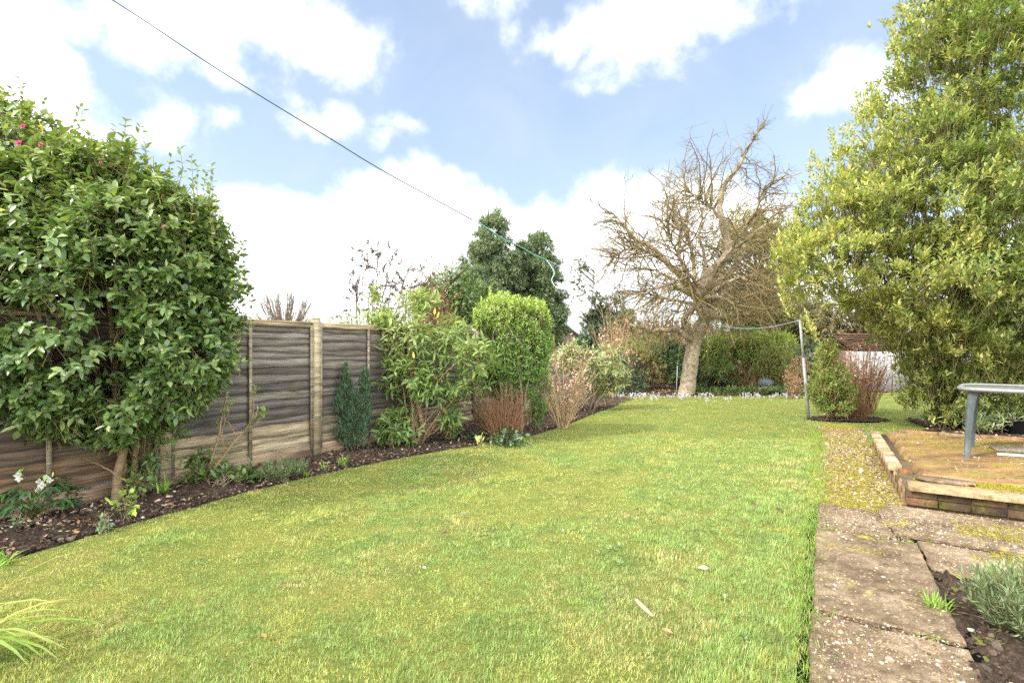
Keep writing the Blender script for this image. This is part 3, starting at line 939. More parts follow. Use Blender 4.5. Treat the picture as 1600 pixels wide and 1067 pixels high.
# bare earth under the slabs and the mossy strip
sheet('path', [tuple(TS(t, s)[:2]) for t, s in ((.6, -.10), (5.46, -.10), (5.46, .7), (5.72, .7), (5.72, 6.2), (4.1, 6.2), (4.1, .64), (.6, .64))], M['soil'], 0.004)
sheet('path', [tuple(TS(t, s)[:2]) for t, s in ((5.43, -.12), (7, -.09), (9, -.10), (PATH_END + .1, -.06), (PATH_END + .15, .5), (9.5, .6), (9.3, .66), (5.43, .66))], M['gravel_path'], 0.008)
ragged_slab('paving_slab', 1.2, 3.152, -.05, .592, .030, .07, M['slab_a'], 'speckled concrete slab at the near end of the path, beside the grey lavender', 'paving slab', 1)
ragged_slab('paving_slab', 3.205, 4.648, -.045, .582, .034, .07, M['slab_b'], 'large square concrete slab of the path, second from the near end', 'paving slab', 2)
ragged_slab('paving_slab', 4.69, 5.43, -.035, .46, .030, .07, M['slab_a'], 'short path slab with cracked corner, just before the mossy strip', 'paving slab', 3, cuts=[(4.692, -.035), (5.43, -.035), (5.43, .37), (5.26, .43), (5.14, .37), (4.98, .45), (4.705, .47)])
ragged_slab('paving_slab', 4.83, 5.69, .38, 3.2, .032, .07, M['slab_b'], 'long concrete slab lying along the foot of the brick patio front', 'paving slab', 4, cuts=[(4.84, .482), (4.98, .466), (5.14, .388), (5.26, .448), (5.43, .39), (5.69, .50), (5.69, 3.2), (4.84, 3.2)])
ragged_slab('paving_slab', 4.16, 4.755, .60, 3.2, .022, .07, M['slab_b'], 'mossy concrete slab between the patio slab and the right soil bed', 'paving slab', 5)

# raised patio
pat = thing('raised_patio', 'low raised brick patio with mossy orange stained top, under the green table', 'patio', TS(5.7, .62, 0))
BR = [(.24, .15, .08), (.28, .19, .11), (.20, .13, .075), (.34, .24, .14), (.25, .18, .1)]


def brick_run(mb, t0, t1, s0, s1, z0, z1, along, bl, cols, gap=.010, jit=.004):
    L0, L1 = (t0, t1) if along == 't' else (s0, s1)
    x = L0
    while x < L1 - .02:
        e = min(x + bl * random.uniform(.96, 1.04), L1)
        c = np.array(random.choice(cols)) * random.uniform(.8, 1.2)
        j = [random.uniform(-jit, jit) for _ in range(4)]
        a = (x + gap / 2, s0 + j[0]) if along == 't' else (t0 + j[0], x + gap / 2)
        b = (e - gap / 2, s1 + j[1]) if along == 't' else (t1 + j[1], e - gap / 2)
        bev = .006
        vs = []
        for (zz, ins) in ((z0 + gap / 2, 0), (z1 - bev + j[2], 0), (z1 + j[2], bev)):
            for (tt, ss) in ((a[0] + ins, a[1] + ins), (b[0] - ins, a[1] + ins), (b[0] - ins, b[1] - ins), (a[0] + ins, b[1] - ins)):
                vs.append(TS(tt, ss, zz))
        fc = [(8, 9, 10, 11)] + [(k * 4 + i, k * 4 + (i + 1) % 4, k * 4 + 4 + (i + 1) % 4, k * 4 + 4 + i) for k in (0, 1) for i in range(4)]
        mb.block(np.array(vs)[None], fc, c[None])
        x = e


# core so no daylight shows through the joints
mb = MB()
def tsbox(mb, t0, t1, s0, s1, z0, z1, col):
    v = np.array([TS(t, s, z) for t in (t0, t1) for s in (s0, s1) for z in (z0, z1)])
    mb.block(v[None], BOXF, np.array(col)[None])
tsbox(mb, 5.765, 9.28, .66, 6.0, .0, .172, (.16, .12, .08))
mb.build('mortar_core', M['brick'], pat)
mb = MB(); brick_run(mb, 5.745, 5.85, .645, 6.0, .035, .103, 's', .225, [(.075, .05, .032), (.11, .07, .042), (.17, .09, .05), (.09, .07, .04)]); brick_run(mb, 5.745, 5.85, .645, 6.0, .105, .172, 's', .225, [(.07, .05, .03), (.1, .065, .04), (.14, .08, .045)])
mb.build('front_brick_wall', M['brick'], pat)
mb = MB(); brick_run(mb, 5.86, 9.25, .635, .735, .0, .075, 't', .225, BR); brick_run(mb, 5.86, 9.25, .64, .74, .075, .15, 't', .225, BR)
mb.build('side_brick_wall', M['brick'], pat)
mb = MB(); brick_run(mb, 6.66, 9.22, .60, .715, .15, .215, 't', .225, [(.48, .36, .22), (.52, .4, .27), (.44, .3, .18), (.38, .3, .17)])
brick_run(mb, 6.0, 6.44, .66, .74, .15, .175, 't', .15, [(.3, .2, .12), (.33, .26, .18)], jit=.012); brick_run(mb, 6.45, 6.6, .68, .79, .15, .2, 't', .18, [(.34, .15, .08)])
mb.build('edging_brick', M['brick'], pat)
mb = MB(); brick_run(mb, 5.70, 5.955, .665, 6.0, .172, .215, 's', .92, [(.42, .29, .17), (.38, .26, .15), (.42, .27, .16)], gap=.008)
mb.build('front_coping', M['brick'], pat)
mb = MB(); brick_run(mb, 9.24, 9.33, .95, 6.0, .08, .255, 's', .46, [(.34, .19, .1), (.3, .2, .12), (.38, .22, .12)], jit=.008)
mb.build('rear_edging', M['brick'], pat)


def screed(name, t0, t1, s0, s1, z, mat, amp, res=.035, edge=.03):
    nt_, ns_ = int((t1 - t0) / res), int((s1 - s0) / res)
    t, s = np.meshgrid(np.linspace(t0, t1, nt_), np.linspace(s0, s1, ns_), indexing='ij')
    q = np.stack([t.ravel() * 2, s.ravel() * 2, np.zeros(t.size)], 1)
    zz = z + ((fbm(q, 70, 5) - .5) * amp).reshape(t.shape)
    w = ((fbm(q * 3, 71, 4) - .5) * edge * 2).reshape(t.shape)
    s2 = np.where(s <= s0 + 1e-6, s + w, s); t2 = np.where(t <= t0 + 1e-6, t + w, t)
    zz = np.where((t <= t0 + 1e-6) | (s <= s0 + 1e-6) | (t >= t1 - 1e-6), z - .07, zz)
    V = np.stack([t2 * A[0] + s2 * B[0], t2 * A[1] + s2 * B[1], zz], -1).reshape(1, -1, 3)
    fc = [(i * ns_ + j, i * ns_ + j + 1, (i + 1) * ns_ + j + 1, (i + 1) * ns_ + j) for i in range(nt_ - 1) for j in range(ns_ - 1)]
    m = MB(); m.block(V, fc, np.ones((1, 3))); return m.build(name, mat, pat, True)


screed('paving_surface', 6.20, 9.245, .80, 5.9, .228, M['patio'], .018)
screed('mossy_mortar_strip', 5.95, 6.24, .74, 5.95, .203, M['gravel_path'], .03, .02)

# loose lump of slab on the patio corner
mb = MB()
c0 = TS(6.08, .95, .215); pts = []
outl = [(-.2, -.06), (-.12, -.11), (0, -.125), (.13, -.11), (.23, -.04), (.25, .03), (.15, .09), (0, .105), (-.14, .1), (-.22, .03)]
pts = np.array([(x * B[0] + y * A[0], x * B[1] + y * A[1]) for x, y in outl])
K = len(outl)
top = np.stack([c0[0] + pts[:, 0] * .95, c0[1] + pts[:, 1] * .95, c0[2] + .019 + rng.normal(0, .003, K)], 1); mid = np.stack([c0[0] + pts[:, 0], c0[1] + pts[:, 1], c0[2] + .010 + rng.normal(0, .003, K)], 1)
bot = np.stack([c0[0] + pts[:, 0] * .88, c0[1] + pts[:, 1] * .88, np.full(K, c0[2] - .004)], 1)
V = np.concatenate([bot, mid, top, top.mean(0)[None]])
fc = [(i + k * K, (i + 1) % K + k * K, (i + 1) % K + (k + 1) * K, i + (k + 1) * K) for k in (0, 1) for i in range(K)] + [(2 * K + i, 2 * K + (i + 1) % K, 3 * K) for i in range(K)]
mb.block(V[None], fc, np.array((.34, .27, .18))[None])
tag(mb.build('slab_fragment', M['slab_a']), 'thin broken piece of concrete lying loose on the front corner of the patio', 'slab fragment')

# ------------------------------------------------------------------ stone chips and moss on the paving
def on(t, s, z): return np.stack([t * A[0] + s * B[0], t * A[1] + s * B[1], np.broadcast_to(z, t.shape)], 1)


CH = [(.20, .14, .08), (.28, .21, .13), (.36, .28, .18), (.42, .34, .23), (.50, .44, .34), (.15, .10, .06), (.28, .18, .11)]
mb = MB()
n = 8500; t = 1.3 + 4.12 * rng.uniform(0, 1, n) ** 1.15; q = on(t, rng.uniform(-.03, .565, n), .031); k = vnoise(np.stack([t * 4, q[:, 0] * 4, t * 0], 1), 3) > .25
q = q[k]; clods(mb, q, rng.gamma(2.0, .0015, len(q)) + .0014, palette(len(q), CH, None, .2), .3)
n = 5000; q = np.concatenate([on(rng.uniform(4.86, 5.68, n), .52 + 2.2 * rng.uniform(0, 1, n), .032), on(rng.uniform(4.2, 4.76, n // 2), .66 + 1.6 * rng.uniform(0, 1, n // 2), .022)]); clods(mb, q, rng.gamma(2.0, .0015, len(q)) + .0014, palette(len(q), CH, None, .2), .3)
n = 9000; t = rng.uniform(5.45, 11, n); q = on(t, rng.uniform(-.06, .62, n), .010); clods(mb, q, rng.gamma(2, .0026, n) + .002, palette(n, CH + [(.2, .11, .06), (.09, .06, .04)], None, .2), .3)
n = 2500; q = on(rng.uniform(5.96, 9.2, n), rng.uniform(.8, 4, n), .232); clods(mb, q, rng.gamma(1.6, .002, n) + .0015, palette(n, CH, None, .2), .3)
tag(mb.build('stone_chips', M['clod']), kind='stuff')


def moss_on(mb, t, s, z, seed, thr, k=3.5, stretch=1.0):
    nf = fbm(np.stack([t * k, s * k * stretch, t * 0], 1), seed, 4); fine = vnoise(np.stack([t * 38, s * 38, t * 0], 1), seed + 3)
    ok = (nf > thr) & (fine > .38 - (nf - thr) * 2.5); t, s, fine = t[ok], s[ok], fine[ok]; n = len(t)
    d = rdir(n); d[:, 2] = np.abs(d[:, 2]) + .55
    leaves(mb, on(t, s, z) + np.array((0, 0, -.002)), d, rdir(n), rng.uniform(.006, .014, n) * (.6 + fine), .0045, palette(n, [(.26, .235, .025), (.31, .275, .03), (.2, .185, .025), (.165, .175, .03), (.18, .13, .05)], None, .2), LEAF4)


mb = MB(); n = 70000
t = 5.45 + 5.8 * rng.uniform(0, 1, n); moss_on(mb, t, rng.uniform(-.05, .58, n), .010, 201, .49)
n = 30000; moss_on(mb, rng.uniform(5.97, 6.22, n), rng.uniform(.95, 4.0, n), .212, 202, .40)
n = 30000; moss_on(mb, rng.uniform(6.3, 9.2, n), rng.uniform(.85, 4.2, n), .232, 203, .60, 1.6, 2.0)
n = 14000; moss_on(mb, rng.uniform(5.05, 5.45, n), rng.uniform(.9, 3.0, n), .034, 204, .52, 3, .6)
n = 12000; moss_on(mb, rng.uniform(4.0, 5.6, n), rng.uniform(-.02, .55, n), .034, 205, .635)
n = 9000; moss_on(mb, rng.uniform(4.5, 4.78, n), rng.uniform(.65, 2.5, n), .024, 206, .54)
n = 5000; moss_on(mb, rng.uniform(5.44, 5.74, n), rng.uniform(.5, 3, n), .014, 207, .45)
tag(mb.build('moss', M['leaf_matt']), kind='stuff')

# ------------------------------------------------------------------ table, tube, pots
tb = thing('garden_table', 'weathered dark green plastic garden table standing on the raised patio', 'table', (5.73, 5.62, .23))
tc_ = np.array((5.73, 5.62)); TR = .53; n = 72


def superring(r, e=4.5, rot=math.radians(45)):
    a = np.arange(n) * 2 * np.pi / n
    x = np.sign(np.cos(a)) * np.abs(np.cos(a)) ** (2 / e) * r; y = np.sign(np.sin(a)) * np.abs(np.sin(a)) ** (2 / e) * r
    return np.stack([tc_[0] + x * math.cos(rot) - y * math.sin(rot), tc_[1] + x * math.sin(rot) + y * math.cos(rot)], 1)


def lathe_super(mb, prof, col, close=None):
    R = [np.column_stack([superring(r), np.full(n, z)]) for r, z in prof]
    V = np.concatenate(R)
    fc = [(k * n + i, k * n + (i + 1) % n, (k + 1) * n + (i + 1) % n, (k + 1) * n + i) for k in range(len(R) - 1) for i in range(n)]
    if close: fc.append(tuple((len(R) - 1) * n + i for i in range(n)))
    mb.block(V[None], fc, np.array(col)[None])


TZ = 1.022; DK = (.07, .085, .083)
mb = MB(); lathe_super(mb, [(TR - .05, TZ - .012), (TR - .045, TZ - .003), (TR - .03, TZ), (TR - .012, TZ - .004), (TR, TZ - .018), (TR + .002, TZ - .03), (TR - .006, TZ - .036), (TR - .012, TZ - .046), (TR - .03, TZ - .05), (TR - .05, TZ - .05), (TR - .05, TZ - .012)], (.21, .225, .215))
mb.build('rim', M['plastic'], tb, True)
mb = MB(); lathe_super(mb, [(TR - .045, TZ - .028), (TR - .046, TZ - .016), (.08, TZ - .02), (.035, TZ - .022)], (.17, .17, .14)); mb.build('table_top', M['plastic'], tb)
for k in range(4):
    a = math.radians(90 * k + 180); u = np.array((math.cos(a), math.sin(a))); v = np.array((-u[1], u[0]))
    mb = MB()
    secs = [(.23, .632, .030), (.45, .624, .035), (.75, .607, .044), (.875, .596, .052), (TZ - .044, .58, .060)]
    rings = []
    for z, r, w in secs:
        prof = [(r + .012, 0), (r, w * .35), (r - w * .75, w * 1.05), (r - w * .75 - .012, w), (r - .022, .0), (r - w * .75 - .012, -w), (r - w * .75, -w * 1.05), (r, -w * .35)]
        rings.append(np.array([np.append(tc_ + u * x + v * y, z) for x, y in prof]))
    kp = 8; V = np.concatenate(rings)
    fc = [(i * kp + j, i * kp + (j + 1) % kp, (i + 1) * kp + (j + 1) % kp, (i + 1) * kp + j) for i in range(len(secs) - 1) for j in range(kp)] + [tuple(range(kp))]
    mb.block(V[None], fc, np.array(DK)[None]); mb.build('leg', M['plastic'], tb)

mb = MB(); tube(mb, [(5.56, 5.72, .246), (5.98, 5.50, .246), (6.3, 5.34, .246)], .016, .016, 8, (.72, .7, .66))
tag(mb.build('plastic_tube', M['plastic'], None, True), 'thin white plastic tube lying on the patio beside the table', 'tube')
mb = MB(); c0 = np.array((6.15, 5.95, .238)); mb.box(c0, (.62, .3, .02), np.array([(math.cos(-.48), -math.sin(-.48), 0), (math.sin(-.48), math.cos(-.48), 0), (0, 0, 1)]), (.42, .36, .27))
tag(mb.build('flat_board', M['stone']), 'pale flat board lying on the patio behind the white tube', 'board')


def pot(mb, c, r0, r1, h, col, n=20):
    prof = [(r0 * .1, 0), (r0, 0), (r1, h), (r1 * 1.06, h), (r1 * 1.06, h + .02), (r1 * .93, h + .02), (r1 * .86, h - .04), (.01, h - .045)]
    a = np.arange(n) * 2 * np.pi / n
    V = np.concatenate([np.stack([c[0] + r * np.cos(a), c[1] + r * np.sin(a), np.full(n, c[2] + z)], 1) for r, z in prof])
    fc = [(k * n + i, k * n + (i + 1) % n, (k + 1) * n + (i + 1) % n, (k + 1) * n + i) for k in range(len(prof) - 1) for i in range(n)]
    mb.block(V[None], fc, np.array(col)[None])


b = G(1588, 681); mb = MB(); pot(mb, (b[0], b[1], .02), .14, .19, .25, (.03, .03, .033))
tag(mb.build('plant_pot', M['plastic'], None, True), 'black plastic plant pot standing behind the patio, right of the table leg', 'plant pot')
b = G(1505, 672); mb = MB(); pot(mb, (b[0] - .2, b[1], .02), .15, .2, .22, (.03, .03, .033))
tag(mb.build('plant_pot', M['plastic'], None, True), 'black plant pot in shade behind the table leg under the bay tree', 'plant pot')

# ------------------------------------------------------------------ plants
SHADE = np.array((.55, .6, .6))


def colf(cols, w=None, var=.16):
    return lambda n, pos: palette(n, cols, w, var)


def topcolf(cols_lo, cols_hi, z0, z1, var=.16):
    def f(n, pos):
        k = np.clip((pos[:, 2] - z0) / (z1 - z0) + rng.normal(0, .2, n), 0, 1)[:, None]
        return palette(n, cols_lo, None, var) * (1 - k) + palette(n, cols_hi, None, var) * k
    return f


def stems_to(mb, base, targets, r0, r1, K=6, bend=.15, sides=6, col=(1, 1, 1), spread=.05):
    n = len(targets); b = np.array(base) + np.column_stack([rng.normal(0, spread, (n, 2)), np.zeros(n)])
    u = np.linspace(0, 1, K)[None, :, None]
    mid = (b + targets) / 2; mid[:, 2] += (targets[:, 2] - b[:, 2]) * .12
    mid[:, :2] = b[:, :2] * .62 + targets[:, :2] * .38
    Pn = (1 - u) ** 2 * b[:, None] + 2 * u * (1 - u) * mid[:, None] + u ** 2 * targets[:, None]
    Pn[:, 1:-1] += rng.normal(0, bend * .12, (n, K - 2, 3))
    tubes(mb, Pn, np.broadcast_to(np.linspace(r0, r1, K), (n, K)) * rng.uniform(.7, 1.2, (n, 1)), sides, col)
    return Pn


def twigs(mb, pos, axis, L, r, col=(1, 1, 1), sides=3):
    """short shoots that carry the rosettes, running back into the plant"""
    n = len(pos); K = 4
    back = nz(axis) * 1.0
    u = np.linspace(0, 1, K)[None, :, None]
    end = pos - back * L[:, None] * .8 + np.array((0, 0, -.35)) * L[:, None]
    mid = pos - back * L[:, None] * .5
    Pn = (1 - u) ** 2 * end[:, None] + 2 * u * (1 - u) * mid[:, None] + u ** 2 * pos[:, None]
    tubes(mb, Pn, np.broadcast_to(np.linspace(r, r * .4, K), (n, K)), sides, col)


def shrub(name, label, cat, base, ells, n, k, L, W, cf, mat='leaf', tm=LEAF8, phi=(35, 80), up=.5, out=.7, droop=.15, stems=10, r0=.02, stem_mat='bark', shell=.35, gap=.4, gscale=2.2, seed=1, twl=None, group=None, step=.02, inner=.5, spread=.06, scol=(1, 1, 1), rough=.18, lvar=.22, zmin=.03, extra=None):
    t = thing(name, label, cat, base, group)
    pos, o = fill(ells, n, shell, gap, gscale, seed, inner, zmin, rough)
    ax = nz(o * out + np.array((0, 0, up)) + rng.normal(0, .35, pos.shape))
    mb = MB(); rosettes(mb, pos, ax, k, L, W, cf, tm, phi, step, droop, lvar)
    if extra: extra(mb)
    mb.build('foliage', M[mat], t)
    if stems:
        mb = MB(); ce = np.array([e[0] for e in ells]); ra = np.array([e[1] for e in ells])
        i = rng.integers(0, len(ells), stems); tg = ce[i] + rdir(stems) * ra[i] * .62; tg[:, 2] = np.maximum(tg[:, 2], base[2] + .15)
        Pn = stems_to(mb, base, tg, r0, r0 * .3, 7, spread=spread, col=scol)
        m = min(len(pos), 1200); j = rng.choice(len(pos), m, replace=False)
        tl = twl or min(.3, float(np.mean(ra)) * .5)
        twigs(mb, pos[j], ax[j], np.full(m, tl), r0 * .16 + .0012, scol)
        mb.build('stem', M[stem_mat], t, True)
    return t, pos, ax


E = lambda px, py, Y, rx, ry, rz: (P(px, py, Y), (rx, ry, rz))

# --- camellia
cam_base = G(180, 785)
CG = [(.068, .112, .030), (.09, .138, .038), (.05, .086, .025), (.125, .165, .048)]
ells = [E(165, 470, 4.75, .98, .95, .95), E(60, 400, 4.8, 1.15, .95, 1.0), E(262, 420, 4.8, .57, .75, .78), E(205, 395, 4.8, .78, .75, .80), E(282, 520, 4.75, .44, .6, .55), E(70, 590, 4.55, .75, .6, .42), E(-70, 470, 4.7, 1.1, 1.0, 1.3), E(285, 605, 4.75, .36, .4, .26), E(235, 620, 4.6, .4, .4, .2), E(20, 640, 4.6, .7, .45, .30), E(110, 630, 4.5, .5, .4, .26), E(292, 560, 4.65, .34, .4, .36), E(215, 660, 4.8, .34, .3, .2), E(150, 655, 4.75, .4, .3, .2), E(40, 665, 4.65, .5, .3, .16), E(15, 290, 4.9, .75, .7, .74), E(150, 325, 4.8, .6, .6, .6)]
t_cam = thing('camellia', 'large glossy camellia bush with few pink flowers against the fence at left', 'shrub', cam_base)
pos, o = fill(ells, 3100, .21, .34, 2.6, 5, .66, .55, .2); pos, o = clump(pos, o, 5, .06)
# hollows in the foliage that open the view onto the main stems
vd = nz(np.array((.62, -.78, .0)))
for hx_, hy_, hr in ((178, 615, .12), (175, 570, .12), (173, 525, .12), (171, 480, .11), (170, 440, .09), (170, 405, .07), (147, 520, .10), (152, 585, .11), (62, 490, .11), (84, 555, .11), (225, 560, .08)):
    c_ = P(hx_, hy_, 4.75); w_ = pos - c_; tt_ = w_ @ nz(-P(hx_, hy_, 4.75) + np.array((0, 0, EYE))); keep_ = ~((tt_ > -.1) & (np.linalg.norm(w_ - tt_[:, None] * nz(-c_ + np.array((0, 0, EYE))), axis=1) < hr)); pos, o = pos[keep_], o[keep_]
ax = nz(o * .8 + np.array((0, 0, .35)) + rng.normal(0, .35, pos.shape))
mb = MB()
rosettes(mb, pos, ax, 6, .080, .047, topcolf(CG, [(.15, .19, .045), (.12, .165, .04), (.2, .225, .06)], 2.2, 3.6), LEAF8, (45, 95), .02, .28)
# upright leading shoots breaking the top outline
TOPS = [(8, 150), (28, 140), (62, 168), (82, 215), (128, 175), (140, 215), (172, 210), (195, 190), (215, 205), (235, 235), (268, 255), (290, 248), (318, 262), (330, 268), (352, 345), (0, 200), (50, 215), (105, 230), (160, 240), (300, 290), (340, 310), (372, 385), (384, 470), (372, 520), (-40, 150), (-80, 130), (360, 420), (378, 430), (245, 262), (275, 280), (110, 250), (70, 225), (25, 205), (330, 285)]
sh = []
for px, py in TOPS:
    for q in range(2):
        Yd = 4.8 + random.uniform(-.5, .5); tip = P(px + random.uniform(-10, 10), py + random.uniform(-14, 4) + 8 * q, Yd); root = tip - np.array((random.uniform(-.08, .12), random.uniform(-.1, .1), random.uniform(.35, .6)))
        sh.append(poly([root, (root + tip) / 2 + rng.normal(0, .02, 3), tip], 8))
sh = np.array(sh)
for i in range(1, 8):
    pp = sh[:, i]; axs = nz(sh[:, i] - sh[:, i - 1]); a = rng.uniform(0, 6.28, len(pp))
    for s_ in (0, 1):
        rad = np.stack([np.cos(a + i * 2.4 + s_ * 3), np.sin(a + i * 2.4 + s_ * 3), np.zeros(len(pp))], 1)
        leaves(mb, pp, nz(rad + axs * rng.uniform(.3, 1.1, (len(pp), 1))), nz(axs + rng.normal(0, .3, rad.shape)), .062 * rng.uniform(.6, 1.15, len(pp)), .030, palette(len(pp), [(.16, .2, .045), (.12, .18, .04), (.2, .22, .06)]))
# odd yellowed leaves
j = rng.choice(len(pos), 70, replace=False); rosettes(mb, pos[j], ax[j], 1, .075, .036, colf([(.42, .36, .05), (.35, .34, .05), (.4, .25, .06)]), LEAF8, (50, 100), .02, .4)
# low sprays at the foot
foot = [E(235, 715, 5.0, .3, .2, .2), E(250, 650, 4.8, .3, .3, .16), E(140, 640, 4.8, .3, .3, .1), E(150, 700, 5.1, .22, .15, .14)]
pf, of = fill(foot, 95, .3, .35, 4, 8, .5, .1)
rosettes(mb, pf, nz(of * .8 + np.array((0, 0, .3))), 5, .072, .037, colf(CG), LEAF8, (45, 95), .02, .25)
mb.build('foliage', M['leaf_glossy'], t_cam)
mb = MB()
LIMB = [([(180, 785), (186, 740), (196, 690), (188, 650), (182, 612), (176, 540), (172, 470), (170, 400), (176, 330)], 4.71, .040, .016), ([(183, 765), (192, 715), (178, 655), (156, 612), (150, 555), (146, 500), (128, 430), (110, 350), (90, 290)], 4.78, .040, .012), ([(205, 757), (212, 700), (214, 640), (222, 570), (250, 500), (280, 440), (300, 380)], 4.85, .03, .010), ([(158, 625), (120, 590), (90, 566), (70, 510), (55, 460), (30, 400), (10, 330)], 4.82, .034, .010), ([(176, 540), (200, 500), (235, 440), (250, 370), (255, 310)], 4.7, .02, .007), ([(172, 430), (195, 415), (230, 405), (262, 400)], 4.6, .011, .004), ([(172, 470), (140, 440), (110, 430), (60, 425)], 4.55, .013, .004), ([(186, 742), (150, 725), (120, 715), (100, 722)], 4.6, .007, .003), ([(128, 500), (60, 500), (0, 480), (-60, 450)], 4.7, .02, .008), ([(230, 560), (280, 540), (320, 520), (345, 500)], 4.75, .012, .004)]
lims = []
for px, Yd, a_, b_ in LIMB:
    pts = [P(x, y, Yd + .06 * math.sin(i * 1.7 + Yd * 9)) for i, (x, y) in enumerate(px)]
    if px[0][1] > 750: pts[0][2] = -.04
    lims.append(tube(mb, pts, a_, b_, 10, (1.05, .9, .72), K=18, jit=.006))
twigs(mb, pos[::2], ax[::2], np.full(len(pos[::2]), .28), .003, (.8, .8, .55))
lp = np.array(lims[:5]); s0, tg = spawn(lp, 150, .35, 1); bl = grow(s0, nz(tg * .4 + rdir(150) + np.array((0, -.1, .25))), rng.uniform(.25, .6, 150), 7, .2); tubes(mb, bl, np.broadcast_to(np.linspace(.007, .002, 7), (150, 7)), 5, (.85, .8, .6))
tubes(mb, sh, np.broadcast_to(np.linspace(.003, .0012, 8), (len(sh), 8)), 4, (.7, .75, .5))
mb.build('trunk', M['bark'], t_cam, True)
# buds
vis = np.where(pos[:, 1] < 4.45)[0]; j = rng.choice(vis, 80, replace=False)
for q_ in j:
    mb = MB(); clods(mb, (pos[q_] + ax[q_] * .03)[None], rng.uniform(.010, .015, 1), palette(1, [(.72, .68, .48), (.6, .6, .35), (.7, .55, .48)])); mb.build('flower_bud', M['petal'], t_cam, True)


def flower(name, c, r, cols, parent, npet=14, face=(0, -1, .3)):
    mb = MB(); f = nz(np.array(face, float)); u = nz(np.cross(f, (0, 0, 1.))); v = np.cross(f, u)
    for ring, (tilt, sc_) in enumerate(((1.25, 1.0), (.8, .8), (.4, .55))):
        m = npet // 3 + 1; a = np.arange(m) * 6.283 / m + ring * .5
        rad = np.cos(a)[:, None] * u + np.sin(a)[:, None] * v
        d = rad * math.sin(tilt) + f * math.cos(tilt)
        leaves(mb, np.repeat(np.array(c)[None], m, 0), d, nz(f - rad * .3), r * sc_, r * sc_ * .9, palette(m, cols, None, .12), LEAF8)
    return mb.build(name, M['petal'], parent)


PINK = [(.68, .06, .2), (.55, .04, .16), (.75, .12, .28)]
for px, py, Yd, r in ((30, 224, 4.25, .034), (64, 227, 4.3, .024), (36, 198, 4.3, .028), (157, 254, 4.2, .014), (255, 355, 3.95, .014)):
    flower('flower', P(px, py, Yd), r, PINK, t_cam)

# --- bay tree
bay_base = G(1482, 664)
BG_SHADED = [(.10, .145, .04), (.14, .18, .05), (.08, .115, .035)]
BG_LIT = [(.245, .25, .07), (.30, .29, .085), (.19, .215, .06), (.39, .36, .15)]
ells = [E(1515, -60, 8.9, .9, 1.2, 1.6), E(1560, -200, 9.0, 1.0, 1.2, 1.4), E(1490, 120, 8.9, 1.05, 1.4, 1.2), E(1400, 245, 8.8, .88, 1.3, .90), E(1335, 335, 8.7, .92, 1.3, .80), E(1285, 410, 8.6, .72, 1.1, .70), E(1600, 150, 8.8, 1.4, 1.5, 1.8), E(1470, 330, 8.7, 1.25, 1.6, 1.1), E(1390, 430, 8.4, .95, 1.3, .75), E(1540, 440, 8.3, 1.1, 1.4, .9), E(1640, 380, 8.6, 1.2, 1.5, 1.5), E(1470, 600, 8.8, .62, .62, .55), E(1430, 590, 9.0, .38, .45, .3), E(1560, 600, 8.9, .8, .7, .5), E(1600, 530, 8.5, .8, .9, .6), E(1500, 640, 9.2, .5, .35, .22), E(1470, 530, 8.5, .7, .8, .5), E(1540, 560, 8.4, .6, .7, .5), E(1420, 505, 8.4, .55, .8, .32), E(1420, 300, 8.8, .8, 1.2, .8)]
t_bay = thing('bay_tree', 'tall yellow-green evergreen bay tree filling the right side behind the patio', 'tree', bay_base)
pos, o = fill(ells, 2150, .24, .385, 1.7, 21, .60, .08, .25); pos, o = clump(pos, o, 11, .115)
ax = nz(o * .55 + np.array((0, 0, .9)) + rng.normal(0, .22, pos.shape))


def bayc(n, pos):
    k = np.clip(.95 - (pos[:, 0] / pos[:, 1] * F + 800 - 1230) / 620 + rng.normal(0, .22, n) + (fbm(pos * 2.2, 77, 3) - .5) * 1.8, 0, 1)[:, None]  # sunlit left and shaded right of the crown painted into leaf colour
    return palette(n, BG_SHADED, None, .16) * (1 - k) + palette(n, BG_LIT, None, .16) * k


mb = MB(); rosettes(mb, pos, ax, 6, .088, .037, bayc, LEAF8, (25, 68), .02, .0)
# spiky leading shoots along the left outline
OUT = [(1405, 8), (1392, 40), (1385, 62), (1396, 92), (1360, 130), (1335, 140), (1328, 165), (1345, 170), (1310, 200), (1290, 205), (1268, 238), (1262, 250), (1275, 270), (1252, 290), (1245, 330), (1225, 350), (1205, 372), (1210, 392), (1222, 412), (1210, 440), (1220, 465), (1245, 490), (1258, 500), (1415, 5), (1300, 230), (1240, 345), (1215, 360), (1230, 330), (1285, 250), (1320, 190), (1350, 150)]
sp = np.array([P(x + random.uniform(-3, 16), y + random.uniform(-4, 12), 8.7 + random.uniform(-.7, .7)) for x, y in OUT for _ in range(5)])
for i in range(5):
    rosettes(mb, sp - np.array((-.02, 0, .06)) * i, np.repeat(np.array([[-.25, 0, 1.]]), len(sp), 0) + rng.normal(0, .15, sp.shape), 3, .07, .026, colf(BG_LIT), LEAF8, (25, 65), .02, .0)
